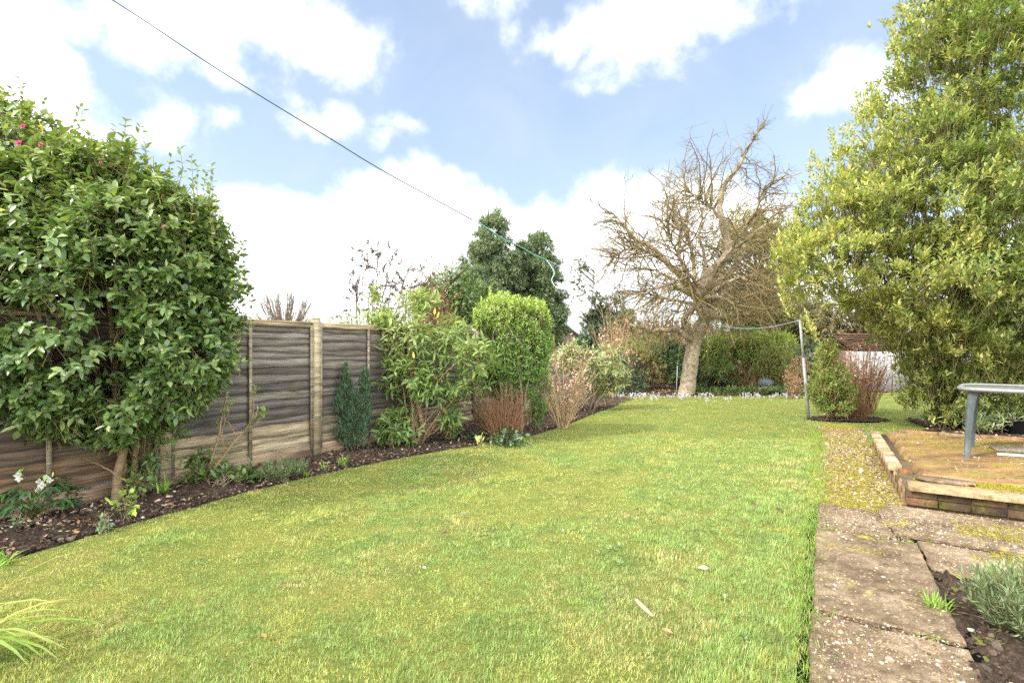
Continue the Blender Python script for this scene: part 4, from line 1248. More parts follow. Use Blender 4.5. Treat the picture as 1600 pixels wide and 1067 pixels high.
# the dark lower suckers
mb.build('foliage', M['leaf'], t_bay)
mb = MB()
for px, Yd, a_, b_ in (([(1490, 664), (1488, 600), (1492, 520), (1500, 420), (1520, 300), (1535, 150), (1550, -20)], 9.35, .11, .03), ([(1478, 664), (1462, 620), (1452, 590), (1440, 520), (1420, 430), (1390, 330), (1360, 250)], 9.3, .06, .02), ([(1500, 664), (1530, 600), (1560, 500), (1600, 380), (1620, 250)], 9.4, .07, .02), ([(1450, 570), (1420, 500), (1370, 440), (1310, 400)], 9.1, .035, .012), ([(1495, 480), (1460, 400), (1440, 300), (1430, 200)], 9.2, .05, .015), ([(1500, 420), (1560, 340), (1620, 280)], 9.1, .045, .015)):
    pts = [P(x, y, Yd - .25 * i / len(px)) for i, (x, y) in enumerate(px)]
    if px[0][1] > 650: pts[0][2] = -.03
    q = tube(mb, pts, a_, b_, 10, (.75, .7, .62), K=16, jit=.012)
    s0, tg = spawn(q[None], 34, .25, 1); bl = grow(s0, nz(tg * .5 + rdir(34) + np.array((0, 0, .35))), rng.uniform(.4, 1.0, 34), 7, .16, .05); tubes(mb, bl, np.broadcast_to(np.linspace(.016, .004, 7), (34, 7)), 5, (.7, .68, .55))
twigs(mb, pos[::3], ax[::3], np.full(len(pos[::3]), .35), .005, (.7, .75, .45))
mb.build('trunk', M['bark'], t_bay, True)
mb = MB(); c = P(1429, 424, 8.0); leaves(mb, c[None], np.array([(-.5, -.3, -.2)]), np.array([(.2, -1, .3)]), .11, .04, np.array([(.62, .3, .05)])); mb.build('dead_leaf', M['leaf'], t_bay)

# --- apple tree
ap_base = P(1073, 617, 15.7); ap_base[2] = 0
t_ap = thing('apple_tree', 'bare gnarled old apple tree with mottled trunk and dense twiggy crown', 'tree', ap_base)
mb = MB()
AY = 15.7
trunk = poly([P(1072, 621, AY), P(1075, 600, AY), P(1078, 575, AY), P(1083, 545, AY), P(1089, 522, AY), P(1098, 505, AY), P(1106, 490, AY)], 22)
trunk[:, :2] += rng.normal(0, .008, (22, 2))
rad = np.interp(np.linspace(0, 1, 22), [0, .06, .2, .6, .85, 1], [.29, .25, .235, .21, .21, .155]) * (1 + rng.normal(0, .025, 22))
tubes(mb, trunk[None], rad[None], 18, (1, 1, 1))
o_ = mb.build('trunk', M['apple_bark'], t_ap, True)
mb = MB()
LIMBS = [
    ([(1082, 530), (1072, 524), (1058, 515), (1049, 514), (1034, 516), (1018, 518), (1008, 514), (996, 512), (984, 506)], -.6, .085, .022, 1.25),
    ([(1080, 530), (1073, 516), (1067, 506), (1069, 496), (1078, 487), (1088, 479), (1098, 470), (1112, 464), (1126, 465), (1137, 469), (1151, 480), (1162, 489)], -1.0, .095, .03, 1.15),
    ([(1102, 500), (1097, 482), (1092, 468), (1099, 448), (1106, 433), (1118, 418), (1128, 408), (1140, 392), (1134, 372), (1128, 345), (1124, 325), (1128, 294), (1143, 276), (1154, 260), (1166, 238), (1178, 216), (1188, 200), (1195, 191)], -.5, .14, .012, 1.0),
    ([(1106, 492), (1112, 480), (1106, 462), (1112, 448), (1128, 436), (1146, 423), (1154, 408), (1160, 392), (1172, 372), (1188, 357), (1203, 347), (1216, 330), (1227, 300)], .9, .11, .016, .9),
    ([(1098, 478), (1090, 462), (1078, 447), (1066, 432), (1053, 422), (1042, 410), (1032, 401), (1022, 388), (1008, 381), (990, 372), (980, 358), (970, 346), (960, 336), (946, 332), (930, 333)], .5, .10, .010, .85),
    ([(1042, 410), (1022, 396), (1004, 390), (990, 389), (975, 391), (962, 401), (950, 413)], .2, .04, .008, .85),
    ([(1094, 468), (1082, 464), (1068, 455), (1054, 446), (1040, 446), (1020, 452), (1000, 462), (985, 478)], -.9, .06, .009, .9),
    ([(1108, 494), (1122, 497), (1136, 493), (1149, 488), (1166, 490), (1184, 486), (1200, 492)], -.7, .075, .012, 1.0),
    ([(1110, 480), (1124, 468), (1146, 463), (1168, 465), (1190, 462), (1212, 466), (1230, 470)], .6, .065, .010, .8),
    ([(1104, 470), (1120, 452), (1140, 440), (1158, 433), (1172, 445), (1184, 458)], -1.2, .07, .012, 1.0),
    ([(1097, 455), (1086, 430), (1084, 410), (1080, 385), (1070, 360), (1060, 340), (1045, 325), (1035, 312)], .8, .06, .010, .85),
    ([(1128, 345), (1110, 325), (1095, 315), (1080, 302), (1065, 292)], -.3, .04, .007, .85),
    ([(1140, 392), (1160, 360), (1180, 330), (1190, 305), (1205, 290), (1216, 280)], -1.0, .045, .008, .9),
    ([(1092, 468), (1078, 440), (1060, 400), (1048, 370), (1040, 350)], -1.8, .05, .009, .95),
    ([(1106, 462), (1120, 420), (1150, 385), (1185, 375), (1215, 385), (1235, 400)], -1.7, .055, .009, .95),
    ([(1106, 462), (1125, 425), (1135, 390), (1150, 345), (1160, 310)], 1.8, .06, .01, .8),
    ([(1098, 478), (1075, 450), (1040, 430), (1010, 420), (985, 420)], 1.9, .05, .009, .8),
    ([(1106, 462), (1150, 440), (1190, 425), (1230, 430)], 1.8, .05, .009, .8),
    ([(1104, 470), (1098, 440), (1102, 405), (1092, 370), (1098, 335), (1090, 318)], .9, .06, .008, .9),
    ([(1097, 455), (1075, 425), (1060, 395), (1062, 365), (1050, 335)], -.9, .05, .008, 1.0),
    ([(1098, 478), (1060, 470), (1030, 465), (1000, 455), (975, 462)], .9, .05, .008, .95),
]
lim = []
for px, dy, a_, b_, tone in LIMBS:
    m = len(px); pts = []
    for i, (x, y) in enumerate(px):
        f = i / (m - 1); pts.append(P(x, y, AY + dy * f ** .8 * 1.25 + .12 * math.sin(i * 2.1 + dy * 5)))
    q = poly(pts, 26, .018); rr = np.interp(np.linspace(0, 1, 26), [0, .25, 1], [a_ * 1.35, a_ * 1.05, b_ * 1.2]) * (1 + rng.normal(0, .05, 26))
    br = MB(); tubes(br, q[None], rr[None], 9, np.array((1.3, 1.2, 1.02)) * tone)
    br.build('branch', M['apple_bark'], t_ap, True); lim.append(q)
lim = np.array(lim)
CC = P(1092, 392, AY)


def crown_len(p, L, R=(2.9, 2.9, 2.9)):
    q = np.linalg.norm((p - CC) / np.array(R), axis=1); return L * np.clip(1.45 - q, .22, 1)


W1 = np.array((.74, .66, .48))
n1 = 600; s0, tg = spawn(lim, n1, .2, .93); d0 = nz(tg * .5 + rdir(n1) * .9 + nz(s0 - CC) * .4); b1 = grow(s0, d0, crown_len(s0, rng.uniform(.9, 2.6, n1)), 9, .2, -.01)
tubes(mb, b1, np.broadcast_to(np.linspace(.020, .007, 9), (n1, 9)) * rng.uniform(.7, 1.3, (n1, 1)), 5, palette(n1, [W1, W1 * .8, W1 * 1.1], None, .1))
n2 = 2500; s0, tg = spawn(b1, n2, .15, 1); d0 = nz(tg * .55 + rdir(n2) * .9 + np.array((0, 0, .1))); b2 = grow(s0, d0, crown_len(s0, rng.uniform(.4, 1.1, n2)), 6, .2, 0)
tubes(mb, b2, np.broadcast_to(np.linspace(.008, .004, 6), (n2, 6)), 4, palette(n2, [W1, W1 * .75, W1 * 1.1], None, .15))
n3 = 5600; s0, tg = spawn(b2, n3, .1, 1); d0 = nz(tg * .6 + rdir(n3) * .8); b3 = grow(s0, d0, rng.uniform(.15, .5, n3), 4, .12)
tubes(mb, b3, np.broadcast_to(np.linspace(.005, .003, 4), (n3, 4)), 3, palette(n3, [W1, W1 * .7, W1 * 1.15], None, .18))
# thin whips at the top
s0 = lim[2][-9:]; s0 = np.repeat(s0, 3, 0); b4 = grow(s0, nz(np.array((.35, 0, .75)) + rng.normal(0, .45, s0.shape)), rng.uniform(.2, .7, len(s0)), 6, .12); tubes(mb, b4, np.broadcast_to(np.linspace(.007, .003, 6), (len(s0), 6)), 3, W1 * .7)
mb.build('twigs', M['twig'], t_ap, True)

# --- rhododendron
rb = G(648, 694); RY = 7.9
RL = [(.11, .165, .05), (.14, .2, .06), (.09, .14, .045)]; RH = [(.2, .245, .085), (.165, .21, .075), (.26, .29, .11)]
ells = [E(655, 520, RY, .72, .6, .52), E(600, 505, RY, .42, .45, .30), E(700, 530, RY - .1, .5, .5, .45), E(640, 590, RY - .2, .55, .5, .4), E(620, 665, RY - .5, .42, .35, .28), E(680, 600, RY - .3, .5, .4, .32), E(745, 560, RY - .6, .4, .35, .3), E(650, 470, RY, .38, .4, .2), E(590, 460, RY, .2, .25, .13), E(705, 650, RY - .3, .22, .2, .2), E(740, 600, RY - .4, .28, .25, .25)]
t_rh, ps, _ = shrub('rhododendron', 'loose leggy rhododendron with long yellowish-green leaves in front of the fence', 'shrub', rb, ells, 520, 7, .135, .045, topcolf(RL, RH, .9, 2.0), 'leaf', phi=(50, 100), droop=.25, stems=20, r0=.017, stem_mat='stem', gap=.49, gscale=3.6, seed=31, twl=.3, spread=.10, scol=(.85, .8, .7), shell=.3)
mb = MB(); tube(mb, [P(662, 676, RY - .25), P(655, 640, RY - .2), P(645, 605, RY - .2), P(638, 588, RY - .2)], .045, .03, 8, (1.3, 1.25, 1.1), K=8); mb.build('dead_stump', M['stem'], t_rh, True)
for c, d_, cl_ in ((P(679, 492, 7.2), (.1, -.2, 1), (.72, .42, .05)), (P(683, 497, 7.2), (.3, -.3, .8), (.6, .4, .08)), (P(647, 560, 7.2), (-.1, -.2, .9), (.5, .5, .08))):
    mb = MB(); leaves(mb, c[None], np.array([d_]), np.array([(0, -1, .1)]), .1, .04, np.array([cl_])); mb.build('yellow_leaf', M['leaf'], t_rh)

# --- tall clipped privet-like bush
pb = G(800, 690); PY = 8.15
ells = [E(805, 525, PY, .56, .52, .60), E(790, 490, PY, .50, .5, .36), E(820, 500, PY, .46, .46, .40), E(805, 570, PY, .60, .5, .42), E(775, 560, PY, .42, .45, .45), E(835, 545, PY, .32, .4, .42), E(800, 605, PY, .45, .4, .25), E(760, 500, PY, .24, .3, .22)]
tops = np.array([P(x, y + random.uniform(0, 10), PY + random.uniform(-.35, .35)) for x, y in [(752, 458), (765, 447), (780, 455), (795, 456), (810, 458), (825, 462), (838, 463), (850, 468), (766, 450), (770, 455), (858, 490), (865, 520), (740, 480), (745, 500)] for _ in range(3)])


def pr_tops(mb):
    for i in range(5): rosettes(mb, tops - np.array((0, 0, .03)) * i, np.repeat(np.array([[0, 0, 1.]]), len(tops), 0) + rng.normal(0, .2, tops.shape), 3, .038, .018, colf([(.3, .34, .06), (.24, .31, .05)]), LEAF8, (30, 70), .012, 0)


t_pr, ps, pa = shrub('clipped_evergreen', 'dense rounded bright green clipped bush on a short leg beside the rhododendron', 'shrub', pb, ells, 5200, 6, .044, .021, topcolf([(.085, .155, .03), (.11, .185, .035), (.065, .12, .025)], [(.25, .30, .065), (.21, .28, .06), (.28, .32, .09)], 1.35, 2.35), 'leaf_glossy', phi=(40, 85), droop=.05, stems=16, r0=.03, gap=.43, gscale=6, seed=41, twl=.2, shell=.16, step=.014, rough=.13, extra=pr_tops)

# --- dwarf conifer
db = G(548, 704); DY = 7.05
t_dc = thing('dwarf_conifer', 'small blue-green twin-tipped dwarf conifer in front of the fence', 'conifer', db)
ells = [E(548, 672, DY, .20, .19, .28), E(541, 648, DY, .16, .16, .30), E(541, 618, DY, .115, .12, .24), E(540, 598, DY, .075, .08, .16)] + [E(539, 584, DY, .035, .04, .12)] * 4 + [E(562, 650, DY, .15, .16, .32), E(567, 622, DY, .115, .12, .24), E(569, 603, DY, .075, .08, .15)] + [E(571, 590, DY, .035, .04, .11)] * 4
pos, o = fill(ells, 2300, .25, .38, 9, 51, .45, .02, .4)
ax = nz(o * .45 + np.array((0, 0, 1.0)) + rng.normal(0, .18, pos.shape))
mb = MB(); rosettes(mb, pos, ax, 4, .07, .011, colf([(.06, .10, .062), (.08, .125, .075), (.045, .08, .05), (.10, .14, .075)]), LEAF4, (10, 45), .012, 0); mb.build('foliage', M['needle'], t_dc)
mb = MB(); tube(mb, [db + (0, 0, -.03), db + (.0, 0, .5), db + (-.02, 0, .9)], .025, .01, 7, (.8, .7, .6)); stems_to(mb, db, pos[::120], .012, .004, 5); mb.build('trunk', M['bark'], t_dc, True)

# --- buddleia beyond the fence
bb = TS(6.0, FS - 1.0, 0)
t_bd = thing('buddleia', 'thin bare shrub with dark dried seed heads rising behind the fence', 'shrub', bb)
mb = MB(); md = MB()
BTIPS = [(575, 380), (590, 384), (565, 400), (550, 408), (612, 405), (548, 430), (560, 440), (600, 420), (640, 420), (655, 425), (630, 440), (615, 450), (580, 450), (670, 436), (592, 400), (625, 412), (557, 455), (605, 440), (648, 440)]
ends = np.array([P(x, y, 9.0 + random.uniform(-.5, .5)) for x, y in BTIPS])
st = stems_to(mb, bb, ends, .014, .006, 9, .25, 4, (.75, .7, .6), .12)
s0, tg = spawn(st, 150, .6, 1); b1 = grow(s0, nz(tg * .6 + rdir(150) * .8), rng.uniform(.12, .4, 150), 5, .2, -.02); tubes(mb, b1, np.broadcast_to(np.linspace(.006, .004, 5), (150, 5)), 3, (.7, .65, .5))
tips = np.concatenate([ends, b1[:60, -1]]); tdir = np.concatenate([st[:, -1] - st[:, -2], b1[:60, -1] - b1[:60, -2]])
for i in range(8):
    f = i / 7; d = nz(nz(tdir) + np.array((.3, 0, -.15)) * f)
    c = tips + d * .19 * f
    rr = .03 * (1 - f * .75)
    leaves(md, np.repeat(c, 6, 0), rdir(len(c) * 6), rdir(len(c) * 6), rr * 1.6, rr * .8, palette(len(c) * 6, [(.10, .065, .05), (.15, .09, .06), (.07, .05, .04)]), LEAF5)
md.build('seed_heads', M['dry'], t_bd)
mb.build('stem', M['dark_stem'], t_bd, True)
m = 260; s0, tg = spawn(b1, m, .2, 1); mb = MB(); leaves(mb, s0, rdir(m), rdir(m), rng.uniform(.03, .07, m), .018, palette(m, [(.12, .13, .07), (.15, .1, .06)]), LEAF5); mb.build('old_leaves', M['dry'], t_bd)

# --- bare branched shrub by the camellia
sb = G(322, 752)
t_sb = thing('bare_shrub', 'sparse young shrub of bare tan stems with small new leaf tufts', 'shrub', sb)
mb = MB(); SY = sb[1]
L1 = [([(324, 752), (330, 720), (343, 670), (355, 612)], .016, .008), ([(324, 752), (338, 728), (362, 695), (385, 670), (403, 640)], .017, .008), ([(326, 740), (345, 715), (366, 690), (378, 680), (400, 650)], .012, .007), ([(343, 690), (352, 660), (362, 628)], .006, .003), ([(352, 705), (345, 680), (340, 660)], .006, .003), ([(372, 687), (362, 668), (352, 655), (350, 640)], .006, .003), ([(378, 680), (395, 668), (408, 648), (412, 634)], .006, .003), ([(395, 655), (397, 620), (399, 604)], .006, .003), ([(388, 668), (405, 660), (414, 640)], .005, .003), ([(330, 752), (336, 740), (342, 735)], .006, .003)]
tp = []
for px, a_, b_ in L1:
    q = tube(mb, [P(x, y, SY + .05 * math.sin(x)) for x, y in px], a_, b_, 7, (1.25, 1.1, .85), K=10, jit=.004); tp += [q[-1], q[-2], q[-3] + rng.normal(0, .01, 3)]
    if px[0][1] > 745: pass
mb.build('stem', M['stem'], t_sb, True)
mb = MB(); tp = np.array(tp); rosettes(mb, tp, np.repeat(np.array([[0, 0, 1.]]), len(tp), 0) + rng.normal(0, .3, tp.shape), 6, .045, .014, colf([(.2, .28, .09), (.26, .32, .12), (.16, .24, .09)]), LEAF8, (25, 70), .01, 0); mb.build('foliage', M['leaf_matt'], t_sb)

# --- low camellia by the bare shrub
lb = G(335, 772)
t_lc, ps, _ = shrub('low_camellia', 'low dark glossy plant with one pink bloom at the edge of the left bed', 'shrub', lb, [E(330, 745, 5.4, .34, .25, .18), E(365, 755, 5.35, .28, .2, .16), E(275, 742, 5.4, .3, .2, .16), E(300, 715, 5.5, .2, .15, .12), E(385, 738, 5.5, .24, .18, .10)], 130, 5, .085, .044, colf(CG), 'leaf_glossy', stems=12, r0=.008, gap=.3, seed=61, twl=.12)
flower('flower', P(369, 768, 5.12), .034, PINK, t_lc, face=(.4, -1, .1))

# --- hellebore
hb = G(50, 806)
t_hb = thing('hellebore', 'white flowered hellebore with dark leaves below the camellia by the fence', 'flower', hb)
n = 44; a = rng.uniform(0, 6.28, n); mb = MB(); ms = MB()
tip = hb + np.stack([np.cos(a) * rng.uniform(.08, .3, n), np.sin(a) * rng.uniform(.08, .26, n), rng.uniform(.10, .3, n)], 1)
stems_to(ms, hb, tip, .005, .003, 5, .05, 4, (.55, .75, .35), .03)
for k in range(5):
    d = np.stack([np.cos(a + (k - 2) * .55), np.sin(a + (k - 2) * .55), np.full(n, -.25)], 1); leaves(mb, tip, d, np.repeat(np.array([[0, 0, 1.]]), n, 0) + rng.normal(0, .2, d.shape), .12 * rng.uniform(.7, 1.2, n), .034, palette(n, [(.04, .085, .03), (.06, .11, .035), (.035, .07, .03)]))
mh = mb
HF = [(22, 750), (30, 748), (42, 752), (55, 748), (62, 752), (72, 745), (78, 750), (35, 758), (48, 760), (66, 758), (2, 762), (28, 742), (50, 742), (60, 765), (38, 776)]
fl = np.array([P(x, y, hb[1] + random.uniform(-.12, .1)) for x, y in HF]); stems_to(ms, hb, fl, .004, .003, 6, .05, 4, (.6, .8, .4), .05)
ms.build('stem', M['stem'], t_hb, True)
for i, c in enumerate(fl): flower('flower', c, random.uniform(.024, .034), [(.66, .66, .56), (.7, .74, .55), (.8, .76, .74)], t_hb, 9, (random.uniform(-.5, .7), -1, random.uniform(-.3, .6)))
rosettes(mh, fl + np.array((0, .02, .02)), np.repeat(np.array([[0, 0, 1.]]), len(fl), 0) + rng.normal(0, .3, fl.shape), 4, .05, .018, colf([(.25, .36, .08), (.2, .3, .07)]), LEAF8, (40, 90), .01, .1); mh.build('foliage', M['leaf_glossy'], t_hb)

# --- seedlings and small plants in the left bed
def small_plant(name, label, cat, base, r, h, n, k, L, W, cols, seed, mat='leaf', up=.6, group=None, phi=(40, 85), stems=6):
    base = np.array(base); return shrub(name, label, cat, base, [(base + (0, 0, h * .55), (r, r, h * .5))], n, k, L, W, colf(cols), mat, stems=stems, r0=.005, gap=.25, gscale=6, seed=seed, twl=h * .4, up=up, group=group, phi=phi, spread=.02, zmin=.01)[0]


YG = [(.2, .3, .05), (.26, .34, .07), (.16, .25, .05)]
small_plant('seedling', 'yellow-green seedling with a bare red stem in front of the camellia trunk', 'plant', G(200, 815), .11, .36, 15, 4, .055, .03, YG, 71)
small_plant('seedling', 'grey-green feathery seedling at the lawn edge below the camellia', 'plant', G(163, 832), .08, .13, 22, 5, .03, .012, [(.16, .25, .12), (.2, .3, .16)], 72, 'leaf_matt')
small_plant('seedling', 'small dark leafed sucker just left of the camellia trunk', 'plant', G(112, 792), .12, .3, 16, 5, .065, .034, CG, 73, 'leaf_glossy')
small_plant('seedling', 'dark leafy sucker just right of the camellia trunk', 'plant', G(222, 778), .16, .38, 26, 5, .062, .033, CG, 74, 'leaf_glossy')
small_plant('seedling', 'tiny variegated cream and green sprig near the lawn edge by the rhododendron', 'plant', G(750, 700), .07, .17, 9, 4, .07, .02, [(.5, .5, .25), (.4, .46, .16)], 75, up=1.0, phi=(15, 50))
small_plant('seedling', 'tiny green seedling in the soil near the left picture edge', 'plant', G(26, 822), .05, .07, 10, 4, .03, .018, [(.14, .25, .1)], 76)

LV = [(.12, .155, .075), (.16, .195, .10), (.09, .125, .06), (.2, .23, .13)]


def lavender(name, label, base, r, h, n, seed, L=.035, W=.006, cols=LV):
    t = thing(name, label, 'plant', base); base = np.array(base)
    a = rng.uniform(0, 6.28, n); rr = r * np.sqrt(rng.uniform(0, 1, n)); hh = h * rng.uniform(.55, 1.05, n) * (1 - .35 * (rr / r) ** 2)
    tip = base + np.stack([np.cos(a) * rr, np.sin(a) * rr, hh], 1); b0 = base + np.stack([np.cos(a) * rr * .35, np.sin(a) * rr * .35, np.zeros(n)], 1)
    mid = (b0 + tip) / 2 + np.stack([np.cos(a) * rr * .12, np.sin(a) * rr * .12, np.zeros(n)], 1)
    K = 7; u = np.linspace(0, 1, K)[None, :, None]; Pn = (1 - u) ** 2 * b0[:, None] + 2 * u * (1 - u) * mid[:, None] + u ** 2 * tip[:, None]
    ms = MB(); tubes(ms, Pn, np.broadcast_to(np.linspace(.0025, .0012, K), (n, K)), 3, (.6, .62, .4)); ms.build('stem', M['stem'], t, True)
    mb = MB()
    for i in range(2, K):
        for q in range(2):
            f = rng.uniform(0, 1, (n, 1)); p_ = Pn[:, i - 1] * f + Pn[:, i] * (1 - f); ax_ = nz(Pn[:, i] - Pn[:, i - 1])
            rosettes(mb, p_, ax_, 3, L, W, colf(cols), LEAF4, (20, 60), .004, 0)
    mb.build('foliage', M['leaf_matt'], t); return t


lavender('lavender', 'grey-green lavender clump in the left bed, left of the pale fence post', G(432, 752), .17, .27, 90, 1)
lavender('lavender', 'spreading grey-green lavender at the fence foot nearest the pale post', G(458, 744), .18, .22, 80, 2)
lavender('lavender', 'large bushy grey-green lavender in the right hand soil bed', G(1600, 990), .25, .36, 200, 3, .045, .007)
lavender('lavender', 'young pale sprig of lavender in front of the big right hand clump', G(1560, 940), .08, .24, 22, 4, .05, .009, [(.2, .25, .11), (.24, .28, .13)])


def strap(name, label, base, n, L, W, cols, lean=.9, dirs=None, arch=1.0, cat='plant'):
    t = thing(name, label, cat, base); base = np.array(base); mb = MB()
    a = rng.uniform(0, 6.28, n) if dirs is None else dirs(n); K = 7
    ll = L * rng.uniform(.6, 1.1, n); el = np.radians(rng.uniform(90 - 55 * lean, 88, n))
    d = np.stack([np.cos(a) * np.cos(el), np.sin(a) * np.cos(el), np.sin(el)], 1)
    p_ = base + np.column_stack([rng.normal(0, .02, (n, 2)), np.zeros(n)]); pts = [p_]
    for k in range(K - 1):
        p_ = p_ + d * (ll / (K - 1))[:, None]; d = nz(d + np.array((0, 0, -.16 * arch))); pts.append(p_)
    Pn = np.stack(pts, 1); side = np.stack([-np.sin(a), np.cos(a), np.zeros(n)], 1)[:, None]
    w = W * np.array([.7, 1, 1.05, 1, .85, .55, .05])[None, :, None] * .5
    V = np.stack([Pn - side * w, Pn + side * w], 2).reshape(n, K * 2, 3)
    mb.block(V, [(2 * k, 2 * k + 1, 2 * k + 3, 2 * k + 2) for k in range(K - 1)], palette(n, cols, None, .14))
    mb.build('foliage', M['leaf'], t, True); return t


BU = [(.17, .27, .05), (.22, .32, .07), (.13, .22, .04)]
strap('bulb_clump', 'bright green bulb shoots in dark soil near the dwarf conifer', G(536, 727), 26, .14, .013, BU)
strap('bulb_clump', 'small bulb shoots in the bed below the pale fence post', G(505, 733), 14, .11, .011, BU)
strap('bulb_clump', 'green strappy bulb tuft between the camellia and the bare shrub', G(257, 772), 22, .2, .016, BU)
strap('bulb_clump', 'low bulb tuft right of the lavender by the lawn edge', G(478, 744), 14, .1, .011, BU)
strap('grass_tuft', 'bright tuft of grass growing beside the path at the right soil bed', G(1466, 958), 60, .13, .006, [(.2, .32, .05), (.16, .26, .04)], 1.0)
strap('bulb_clump', 'strappy leaves at the far left end of the lawn edge', G(6, 882), 18, .13, .012, BU)
strap('strap_leaved_plant', 'long arching yellow-green strap leaves at the bottom left corner', np.array((-2.58, 2.28, 0)), 24, .66, .02, [(.2, .27, .06), (.17, .24, .05), (.25, .3, .08), (.34, .31, .1)], .95, lambda n: rng.normal(0.1, .6, n), 1.7)

# --- dried brown plants and the bare stemmed shrub along the bed
def twiggy(name, label, base, n, h, r, mat, col, K=6, rr=.004, fan=.8, seed=0, leafcols=None, ln=0, lsz=.04, fork=2, cat='shrub', lmat='dry', top=.5):
    t = thing(name, label, cat, base); base = np.array(base)
    a = rng.uniform(0, 6.28, n); q = np.sqrt(rng.uniform(0, 1, n)) * r
    hh = h * rng.uniform(.45, 1.08, n) * (1 - .2 * (q / r) ** 2)
    tip = base + np.stack([np.cos(a) * q, np.sin(a) * q * .7, hh], 1); b0 = base + np.stack([np.cos(a) * q * (1 - fan), np.sin(a) * q * (1 - fan) * .7, np.full(n, -.02)], 1)
    mid = b0 * .45 + tip * .55; mid[:, :2] = b0[:, :2] * .7 + tip[:, :2] * .3
    u = np.linspace(0, 1, K)[None, :, None]; Pn = (1 - u) ** 2 * b0[:, None] + 2 * u * (1 - u) * mid[:, None] + u ** 2 * tip[:, None]
    Pn[:, 1:] += np.cumsum(rng.normal(0, h * .014, (n, K - 1, 3)) * np.array((1, 1, .4)), 1)
    mb = MB(); tubes(mb, Pn, np.broadcast_to(np.linspace(rr, rr * .45, K), (n, K)) * rng.uniform(.7, 1.3, (n, 1)), 4, palette(n, [col, np.array(col) * .8], None, .12))
    m = n * fork; s0, tg = spawn(Pn, m, .35, 1); b1 = grow(s0, nz(tg + rdir(m) * .6), h * rng.uniform(.1, .3, m), 5, .15, .03)
    tubes(mb, b1, np.broadcast_to(np.linspace(rr * .5, rr * .25, 5), (m, 5)), 3, palette(m, [col, np.array(col) * .8], None, .12))
    mb.build('stem', M[mat], t, True)
    if ln:
        mb = MB(); s0, tg = spawn(b1, ln, top, 1); d = rdir(ln); d[:, 2] -= .3
        leaves(mb, s0, d, rdir(ln), lsz * rng.uniform(.6, 1.2, ln), lsz * .5 * rng.uniform(.6, 1.2, ln), palette(ln, leafcols, None, .2), LEAF5); mb.build('dry_leaves', M[lmat], t)
    return t


twiggy('dried_perennial', 'dense clump of rusty brown dead stems below the clipped bush', G(787, 693), 230, .84, .40, 'rust', (1.0, .9, .8), rr=.0035, fan=.6, fork=5)
twiggy('dried_perennial', 'lighter brown dead stems behind the rusty clump, at the fence foot', G(762, 676), 120, .72, .25, 'stem', (.8, .7, .6), rr=.0035, fan=.3, fork=2)
twiggy('bare_stemmed_shrub', 'fan of pale straw coloured bare stems with shrivelled heads at the bed edge', G(878, 668), 52, 1.32, .74, 'straw', (1.15, 1.05, .9), K=8, rr=.0105, fan=.88, fork=2, leafcols=[(.62, .45, .36), (.5, .33, .24), (.68, .56, .46)], ln=170, lsz=.045, top=.75)
small_plant('ivy_clump', 'dark ivy leaves at the foot of the rusty dead stems', 'ivy', G(795, 697), .28, .26, 90, 3, .055, .05, [(.03, .06, .022), (.045, .08, .03), (.06, .11, .035)], 81, 'leaf_glossy')
small_plant('ivy_clump', 'little ivy patch in the soil left of the rusty dead stems', 'ivy', G(744, 688), .15, .14, 40, 3, .05, .045, [(.03, .06, .022), (.06, .1, .04)], 82, 'leaf_glossy')
small_plant('ivy_clump', 'bluish green leafy sprigs in front of the rhododendron stems', 'plant', G(705, 690), .14, .45, 16, 6, .1, .034, [(.12, .2, .06), (.16, .24, .07)], 83)
shrub('upright_evergreen', 'narrow mid green leafy shrub between the clipped bush and the pale bare stems', 'shrub', G(842, 672), [E(845, 610, 8.9, .22, .25, .6), E(838, 645, 8.8, .16, .2, .28)], 260, 6, .06, .022, colf([(.09, .16, .04), (.13, .2, .05)]), seed=85, stems=6, twl=.2)
shrub('leafy_shrub', 'pale green drooping rhododendron behind the bare straw coloured stems', 'shrub', P(925, 622, 11.8) * (1, 1, 0), [E(925, 565, 11.8, .85, .6, .55), E(890, 560, 11.6, .5, .5, .45), E(950, 590, 12, .5, .5, .4)], 420, 7, .12, .036, colf([(.16, .21, .08), (.22, .26, .1), (.28, .3, .15), (.3, .27, .17)]), phi=(50, 105), droop=.4, seed=86, stems=14, r0=.03, gap=.42, gscale=2.5)
twiggy('dried_perennial', 'pinkish brown withered flower stalks rising behind the bare straw stems', P(880, 640, 11.0) * (1, 1, 0), 46, 1.7, .75, 'stem', (1.05, .8, .75), K=7, rr=.006, fan=.7, fork=3, leafcols=[(.6, .38, .34), (.5, .3, .26), (.66, .5, .42)], ln=480, lsz=.06, top=.6)
small_plant('leafy_plant', 'small fresh green plant at the foot of the yellow timber stump', 'plant', G(935, 622), .38, .42, 90, 4, .08, .035, [(.17, .24, .07), (.25, .28, .1)], 87)
shrub('dark_shrub', 'low blue-green shrub right of the yellow timber stump', 'shrub', P(975, 612, 16.2) * (1, 1, 0), [E(972, 585, 16.2, .75, .6, .72), E(985, 600, 16.0, .6, .5, .45), E(955, 578, 16.5, .5, .5, .5)], 700, 5, .075, .035, colf([(.035, .065, .035), (.05, .085, .045), (.07, .11, .055)]), 'leaf_glossy', seed=88, stems=8, gap=.4)
twiggy('dried_grass_clump', 'tall pale beige dried stalks above the dark blue-green shrub', P(962, 612, 17.2) * (1, 1, 0), 130, 2.0, .6, 'straw', (1.1, .95, .8), K=6, rr=.012, fan=.4, fork=2, leafcols=[(.55, .42, .25), (.62, .5, .32)], ln=400, lsz=.12, cat='grass')

